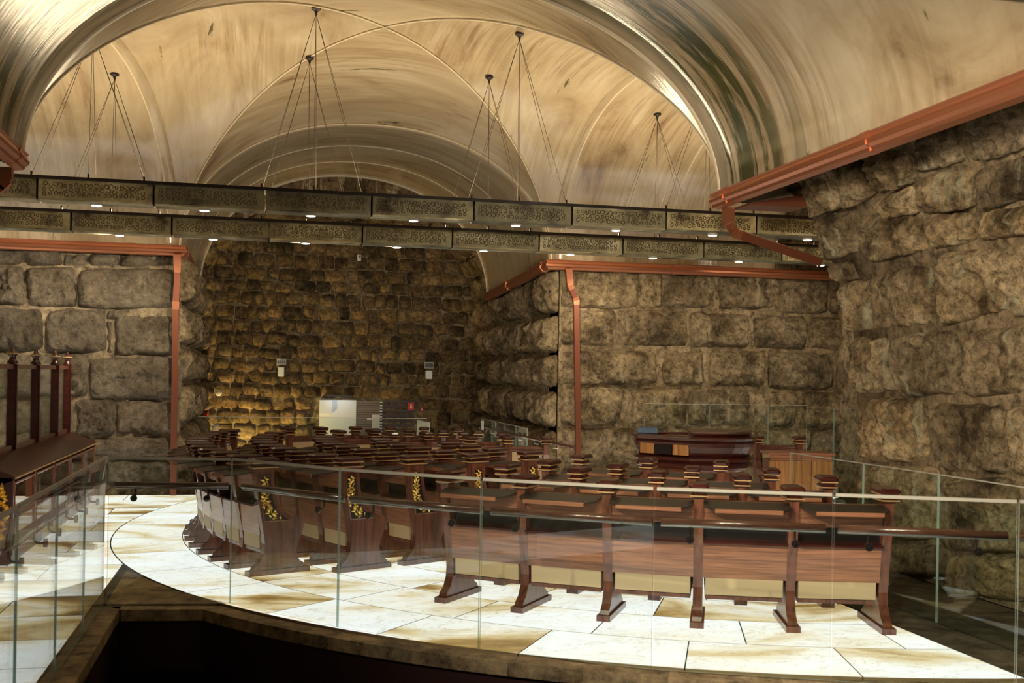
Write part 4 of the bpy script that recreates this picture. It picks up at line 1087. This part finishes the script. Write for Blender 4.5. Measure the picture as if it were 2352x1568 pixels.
for i, p in enumerate(posts):
    q = build('screen_post', MB().box((xs, p-b0, 1.42), (0.07, 0.12, 0.92)).box((xs, p-b0, 1.42), (0.10, 0.05, 0.92)), 'wood_red', bc_)
    build('post_finial', MB().lathe([(0.0, 1.88), (0.055, 1.88), (0.06, 1.90), (0.035, 1.93), (0.03, 1.96), (0.055, 1.985), (0.055, 2.005), (0.025, 2.02), (0.018, 2.06), (0.0, 2.075)], (xs, p-b0, 0), 12), 'wood_red', q, smooth=True)
    build('gold_ring', MB().lathe([(0.05, 1.988), (0.066, 1.99), (0.066, 2.002), (0.05, 2.004)], (xs, p-b0, 0), 16), 'gold_line', q)
    if i:
        m = (posts[i-1]+p)/2-b0; W = posts[i-1]-p-0.10
        build('screen_rail', MB().box((xs, m, 1.855), (0.05, W, 0.05)), 'wood', bc_)
        f = build('screen_rail', MB().box((xs, m, 0.99), (0.05, W, 0.05)), 'wood', bc_)
        build('screen_glass', MB().box((xs, m, 1.42), (0.008, W, 0.82)), 'glass', f)
# books behind the lower doors
cols = ['wood_red', 'wood', 'black', 'paper', 'brown_cloth', 'grey_plate']
bn = 0
book_col = {'paper': 'white', 'black': 'black', 'brown_cloth': 'brown', 'wood_red': 'dark red', 'grey_plate': 'grey', 'wood': 'red brown'}
bay_word = ['fifth', 'fourth', 'third', 'second', 'first']
rnd = random.Random(21)
BOOK = {}
def book_mesh(w_, h_, mat):
    key = (round(w_, 2), round(h_, 2), mat)
    if key not in BOOK:
        mb = MB(); rbox(mb, (0, 0, h_/2), (0.14, w_, h_), 0.004); mb.box((-0.002, 0, h_/2), (0.15, w_*0.7, h_*0.94), 1)
        BOOK[key] = fixn(mb.mesh('book', [mat, mat]))
    return BOOK[key]
for bay in range(5):
    for z in (0.128, 0.468):
        y = bay*Ln/5+0.09
        lim = (bay+1)*Ln/5-0.09
        if rnd.random() < 0.35: y += 0.25
        while y < lim-0.06 and rnd.random() < 0.93:
            w_ = rnd.choice((0.03, 0.04, 0.05, 0.06)); mt = rnd.choices(cols, (5, 3, 5, 1.4, 3, 1))[0]
            o = obj('book', book_mesh(w_, rnd.choice((0.20, 0.22, 0.25)), mt), None, (bcx-0.105, b0+y+w_/2, z))
            tag(o, f"{book_col[mt]} book on the {'upper' if z > 0.3 else 'lower'} shelf, {bay_word[bay]} bookcase bay from the pale block wall", 'book', 'books in the glazed bookcase'); y += w_+0.002

# ------------------------------------------------------------------ glass balustrades
def panel(parent, p, q, z0, z1, th=0.02, name='glass_panel'):
    p, q = Vector(p), Vector(q); t = (q-p).normalized(); n = Vector((-t.y, t.x, 0))*th/2
    mb = MB()
    vs = [p-n+UPV*z0, q-n+UPV*z0, q+n+UPV*z0, p+n+UPV*z0, p-n+UPV*z1, q-n+UPV*z1, q+n+UPV*z1, p+n+UPV*z1]
    mb.add(vs, [(0, 1, 5, 4), (2, 3, 7, 6)], 0); mb.add(vs, [(4, 5, 6, 7), (1, 2, 6, 5), (3, 0, 4, 7), (0, 3, 2, 1)], 1)
    return build(name, mb, ['glass', 'glass_edge'], parent)
def balustrade(pts, label, z0=0.0, h=1.14, rail=None, rail_side=1, brackets=2, th=0.014, rail_gap=0.03, base=None):
    P = [Vector((p[0], p[1], 0)) for p in pts]
    o = thing('glass_balustrade', label, 'balustrade', base or P[0]); lp = o.location.copy(); lp.z = 0
    for p, q in zip(P, P[1:]):
        t = (q-p).normalized(); a, b = p+t*0.006-lp, q-t*0.006-lp
        gp = panel(o, a, b, z0, z0+h, th)
        cw = 0.008 if h < 1.1 or not rail else 0.02
        build('edge_cap', MB().box((a+b)/2+UPV*(z0+h+cw*0.35), ((b-a).length-0.01, th+0.006, cw), 0, math.atan2(t.y, t.x)), 'cap_steel', gp)
        if rail:
            n = Vector((-t.y, t.x, 0))*0.085*rail_side; zr = z0+rail
            Lg = (q-p).length
            hr = build('handrail', MB().tube([a+n+t*rail_gap+UPV*zr, b+n-t*rail_gap+UPV*zr], 0.024, 12), 'rod_wood', o, smooth=True)
            build('rail_strip', MB().tube([a+n+t*rail_gap+UPV*(zr-0.026), b+n-t*rail_gap+UPV*(zr-0.026)], 0.008, 6), 'steel', hr)
            for k in range(brackets):
                s = 0.2+0.6*k/(max(1, brackets-1)) if brackets > 1 else 0.5
                c = a.lerp(b, s)
                br = build('bracket', MB().tube([c+n+UPV*(zr-0.03), c+n+UPV*(zr-0.085), c+n*0.75+UPV*(zr-0.10), c+n*0.1+UPV*(zr-0.10)], 0.008, 6), 'black_metal', o, smooth=True)
                m = MB(); dn = n.normalized()
                ring = []
                for d_ in (0.012, 0.032):
                    ring.append([c+dn*d_+UPV*(zr-0.10)+t*(0.026*math.cos(x*math.pi/6))+UPV*(0.026*math.sin(x*math.pi/6)) for x in range(12)])
                m.rings(ring); build('bracket_disc', m, 'black_metal', br)
    return o
near_px = [(243, 1387), (527, 1385), (775, 1440), (1100, 1490), (1498, 1536), (1908, 1562)]
npts = [on_z(x, y) for x, y in near_px]; npts.append(v3(4.42, 5.68, 0)); npts.append(v3(5.05, 5.5, 0))
balustrade(npts, 'curved frameless glass balustrade with dark handrail along the opening', rail=0.93, rail_side=1)
lp_ = [npts[0]+v3(-0.02, -0.03, 0), v3(npts[0].x-0.02, 8.05, 0), v3(npts[0].x-0.02, 7.0, 0), v3(npts[0].x-0.02, 5.9, 0), v3(npts[0].x-0.02, 4.8, 0)]
balustrade(lp_, 'straight frameless glass balustrade on the bookcase side of the opening', rail=0.93, rail_side=-1)
balustrade([v3(5.02, 9.75, 0), v3(5.06, 8.48, 0), v3(5.09, 7.45, 0), v3(5.1, 6.4, 0), v3(5.1, 5.6, 0)], 'low glass balustrade beside the weathered block wall', rail=None, th=0.012)
far_x = [436, 515, 593, 690, 787, 887, 982]
bg = 20.35
balustrade([on_b(x, 968, bg) for x in far_x], 'far glass railing in front of the end wall door', h=1.01, th=0.02)
balustrade([on_b(x, 930, 15.6) for x in (1480, 1630, 1765, 1855)], 'tall glass screen standing behind the bimah', h=on_b(1480, 927, 15.6).z, th=0.016)
balustrade([on_b(x, 930, 14.9) for x in (1853, 1916, 1990)], 'tall glass screen beyond the striped wood counter', h=on_b(1855, 937, 14.9).z, th=0.016)
# ramp railing by the passage
ramp = balustrade([v3(4.05, 16.6, 0), v3(4.05, 17.4, 0), v3(4.05, 18.3, 0), v3(4.05, 19.3, 0), v3(4.05, 20.3, 0)], 'glass railing with a sloping rail along the passage wall', h=1.02, th=0.016)
lp2 = ramp.location
rp = [on_a(1085, 975, 3.96), on_a(1200, 1002, 3.96), on_a(1318, 1026, 3.96)]
hr = build('handrail', MB().tube([p-lp2 for p in rp], 0.022, 10), 'rod_wood', ramp, smooth=True)
for s in (0.1, 0.25, 0.4, 0.55, 0.7, 0.85):
    c = rp[0].lerp(rp[2], s)-lp2
    build('bracket', MB().tube([c+v3(0, 0, -0.02), c+v3(0, 0, -0.08), c+v3(0.07, 0, -0.09)], 0.008, 6), 'steel', ramp)
# grey cladding sheets behind that railing
for i, (bb0, bb1) in enumerate(((17.25, 18.1), (18.12, 18.95), (18.97, 19.8))):
    o = build('cladding_sheet', MB().box((4.13, (bb0+bb1)/2, 0.46), (0.02, bb1-bb0, 0.92)), 'grey_wall')
    tag(o, 'grey streaked cladding sheet at the foot of the passage wall', 'cladding', 'cladding sheets along the passage')
tag(build('white_notice_board', MB().box((3.93, 19.62, 0.86), (0.014, 0.20, 0.30)), 'paper'), 'narrow white notice strip on the ramp railing', 'notice')
# slim steel rod by the ramp top
p, q = on_b(1112, 1002, 20.6), on_b(1122, 976, 20.6)
p = q-(q-p)*((q.z+1.05)/(q.z-p.z))        # foot on the lower landing
rod = thing('steel_rod', 'slanting steel rod with black knob beside the ramp', 'rod', p)
build('rod_shaft', MB().tube([v3(0, 0, 0), q-p], 0.012, 8), 'steel', rod); build('rod_knob', MB().lathe([(0, -0.02), (0.025, -0.012), (0.028, 0.005), (0.015, 0.022), (0, 0.025)], q-p, 10), 'black', rod, smooth=True)

# ------------------------------------------------------------------ end wall fittings
def wallbox(name, x0, y0, x1, y1, b, th, mat, parent=None):
    p, q = on_b(x0, y0, b), on_b(x1, y1, b)
    c = Vector(((p.x+q.x)/2, b, (p.z+q.z)/2)); base = parent.location if parent else Vector()
    mb = MB(); rbox(mb, (0, 0, 0), (abs(q.x-p.x), th, abs(q.z-p.z)), min(0.004, th*0.2))
    return build(name, mb, mat, parent, c-base)
bd = BW-0.03
door = struct(obj('door_1', None, None, (0, BW-0.02, 0)), 'wide doorway with white reveal, slatted panel and dark shutter')
def dpanel(name, x0, x1, y0, y1, b, th, mat, zbot=None):
    p, q = on_b(x0, y0, b), on_b(x1, y1, b); zb = q.z if zbot is None else zbot
    mb = MB(); mb.box((0, 0, 0), (q.x-p.x, th, p.z-zb))
    return build(name, mb, mat, door, v3((p.x+q.x)/2, b, (p.z+zb)/2)-door.location)
dpanel('white_reveal', 734, 817, 918, 985, BW-0.02, 0.05, 'white_wall', -1.0)
dpanel('reveal_step', 734, 762, 919, 950, BW-0.06, 0.05, 'white_wall')
zt = on_b(840, 920, BW).z; zb = -1.0
xa, xb, xc, xd = (on_b(x, 930, BW).x for x in (818, 872, 878, 952))
z = zb
while z < zt-0.03:
    build('slat', MB().box((0, 0, 0), (xb-xa, 0.03, 0.042)), 'slat', door, v3((xa+xb)/2, BW-0.02, z+0.021)-door.location)
    build('dark_slat', MB().box((0, 0, 0), (xd-xc, 0.03, 0.062)), 'slat_dark', door, v3((xc+xd)/2, BW-0.01, z+0.031)-door.location) if int((z-zb)/0.05) % 2 == 0 else None
    z += 0.05
k = 0; z = zb
while z < zt-0.03:
    build('edge_strip', MB().box((0, 0, 0), (xc-xb, 0.035, 0.03)), 'paper' if k % 2 else 'black', door, v3((xb+xc)/2, BW-0.02, z+0.015)-door.location); z += 0.031; k += 1
dlm = thing('doorway_fill', 'slim cool white fill lamp added over the doorway', 'lamp', v3((on_b(734, 918, BW).x+on_b(817, 918, BW).x)/2, BW-0.16, dT+0.05))  # added lamp, a cool fill to brighten the white door panel
m = MB(); rbox(m, (0, 0.06, 0.02), (0.60, 0.12, 0.03), 0.006); build('fill_housing', m, 'black_metal', dlm)
ld = bpy.data.lights.new('doorway_fill_glow', 'AREA'); ld.shape = 'RECTANGLE'; ld.size = 0.55; ld.size_y = 0.06; ld.energy = 0.5; ld.color = (0.80, 0.92, 1.0)
lo = bpy.data.objects.new('doorway_fill_glow', ld); COL.objects.link(lo); lo.parent = dlm; lo.location = (0, -0.10, 0.0); lo.rotation_euler = (math.radians(22), 0, 0)
tag(wallbox('paper_notice', 855, 952, 872, 983, BW-0.05, 0.01, 'paper'), 'white paper notice on the slatted panel', 'notice')
tag(wallbox('small_plate', 843, 959, 854, 964, BW-0.05, 0.01, 'paper'), 'tiny white plate beside the paper notice', 'plate')
sg = thing('exit_sign', 'red sign with pale arrow pointing down above the dark shutter', 'sign', on_b(944, 933, BW-0.05))
build('sign_plate', MB().box((0, 0, 0), (0.135, 0.012, 0.16)), 'red', sg)
build('sign_arrow', MB().prism([(-0.016, -0.008, 0.05), (0.016, -0.008, 0.05), (0.016, -0.008, -0.01), (0.034, -0.008, -0.01), (0, -0.008, -0.055), (-0.034, -0.008, -0.01), (-0.016, -0.008, -0.01)], (0, -0.006, 0)), 'gold_line', sg)
al = thing('fire_call_point', 'small dark red call point beside the doorway', 'call point', on_b(968.5, 940, BW-0.06))
m = MB(); rbox(m, (0, 0, 0), (0.06, 0.05, 0.11), 0.01); build('call_housing', m, 'red', al); build('call_window', MB().box((0, -0.028, 0), (0.03, 0.008, 0.025)), 'paper', al)
tag(build('tilted_board', MB().prism([v3(on_b(953, 986, bg+0.6).x, bg+0.6, -1.05), v3(on_b(988, 988, bg+0.6).x, bg+0.6, -1.05), on_b(988, 970, bg+0.6), on_b(958, 964, bg+0.6)], (0, 0.02, 0)), 'grey_plate'), 'pale board leaning behind the far glass railing', 'board')
for nm, x0, y0, x1, y1, lab in (('sign', 636, 824, 657, 837, 'small framed sign above the wall speaker under the lit rubble'), ('sign', 976, 832, 995, 845, 'small framed sign above the wall speaker on the shaded rubble')):
    s_ = thing('framed_sign', lab, 'sign', on_b((x0+x1)/2, (y0+y1)/2, BW-0.11))
    W_, H_ = abs(on_b(x1, y1, BW).x-on_b(x0, y0, BW).x), abs(on_b(x1, y1, BW).z-on_b(x0, y0, BW).z)
    build('sign_frame', MB().tube([(-W_/2, 0, -H_/2), (W_/2, 0, -H_/2), (W_/2, 0, H_/2), (-W_/2, 0, H_/2)], 0.009, 4, close=True), 'paper', s_)
    build('sign_plate', MB().box((0, 0.006, 0), (W_, 0.008, H_)), 'grey_plate' if x0 < 800 else 'black', s_)
    if x0 < 800:
        for k in range(4): build('glyph', MB().box((-W_*0.3+W_*0.2*k, 0.0, 0), (W_*0.07, 0.006, H_*0.4)), 'black', s_)
for x0, y0, x1, y1, lab in ((638, 842, 653, 865, 'slim pale wall speaker below the sign under the lit rubble'), (977, 850, 993, 871, 'slim pale wall speaker below the sign on the shaded rubble')):
    s_ = thing('wall_speaker', lab, 'speaker', on_b((x0+x1)/2, (y0+y1)/2, BW-0.12))
    W_, H_ = abs(on_b(x1, y1, BW).x-on_b(x0, y0, BW).x), abs(on_b(x1, y1, BW).z-on_b(x0, y0, BW).z)
    m = MB(); rbox(m, (0, 0, 0), (W_, 0.10, H_), 0.015); build('speaker_cabinet', m, 'grey_plate', s_)
    m = MB(); rbox(m, (0, -0.053, 0), (W_*0.86, 0.012, H_*0.9), 0.004); build('speaker_grille', m, 'white_wall', s_)
th_ = thing('thermostat', 'small white thermostat with a dark display high on the rubble wall', 'thermostat', on_b(825, 592, BW-0.08))
m = MB(); rbox(m, (0, 0, 0), (0.085, 0.03, 0.14), 0.008); build('thermostat_case', m, 'paper', th_); build('display', MB().box((0.01, -0.017, 0.03), (0.045, 0.006, 0.04)), 'black', th_)
rl = thing('round_wall_lamp', 'small round white wall lamp among the lit rubble', 'lamp', on_b(502, 902, BW-0.12))
m = MB(); m.rings([[Vector((r*math.cos(k*math.pi/10), y, r*math.sin(k*math.pi/10))) for k in range(20)] for r, y in ((0.05, 0.06), (0.062, 0.02), (0.066, -0.02), (0.055, -0.03))]); build('lamp_ring', m, 'paper', rl, smooth=True)
m = MB(); m.rings([[Vector((r*math.cos(k*math.pi/10), y, r*math.sin(k*math.pi/10))) for k in range(20)] for r, y in ((0.052, -0.02), (0.05, -0.033), (0.01, -0.036))]); build('lamp_lens', m, 'grey_plate', rl, smooth=True)
cb = MB(); base = on_b(470, 940, BW-0.15)
path = [on_b(468+6*math.sin(k*0.9), 905+3.2*k, BW-0.15) for k in range(20)]
tag(build('red_cable', MB().tube(path, 0.012, 6), 'red', smooth=True), 'thin red cable hanging in the corner of the rubble wall', 'cable')
ho = [on_b(470+8*math.cos(k*0.55), 945+12*math.sin(k*0.55), BW-0.17-0.003*k) for k in range(22)]
tag(build('red_hose', MB().tube(ho, 0.014, 6), 'red', smooth=True), 'small coil of red hose hanging in the rubble corner', 'hose')
# floor washer lamp in the left corner of the end wall
fw = thing('floor_washer', 'low amber floodlight at the foot of the rubble wall corner', 'floodlight', v3(-0.55, BW-0.75, -1.05))
m = MB(); rbox(m, (0, 0, 0.09), (0.22, 0.16, 0.14), 0.02); build('flood_housing', m, 'black_metal', fw)
build('flood_lens', MB().box((0, 0.02, 0.165), (0.18, 0.10, 0.01)), 'lamp_rim', fw)
ld = bpy.data.lights.new('amber_flood', 'SPOT'); ld.energy = 420; ld.color = (1.0, 0.70, 0.25); ld.spot_size = math.radians(105); ld.spot_blend = 0.7; ld.shadow_soft_size = 0.06
lo = bpy.data.objects.new('amber_flood', ld); COL.objects.link(lo); lo.location = fw.location+v3(0.02, 0.0, 0.24)
lo.rotation_euler = (Vector((0.25, 0.30, 1.0))).to_track_quat('-Z', 'Y').to_euler()
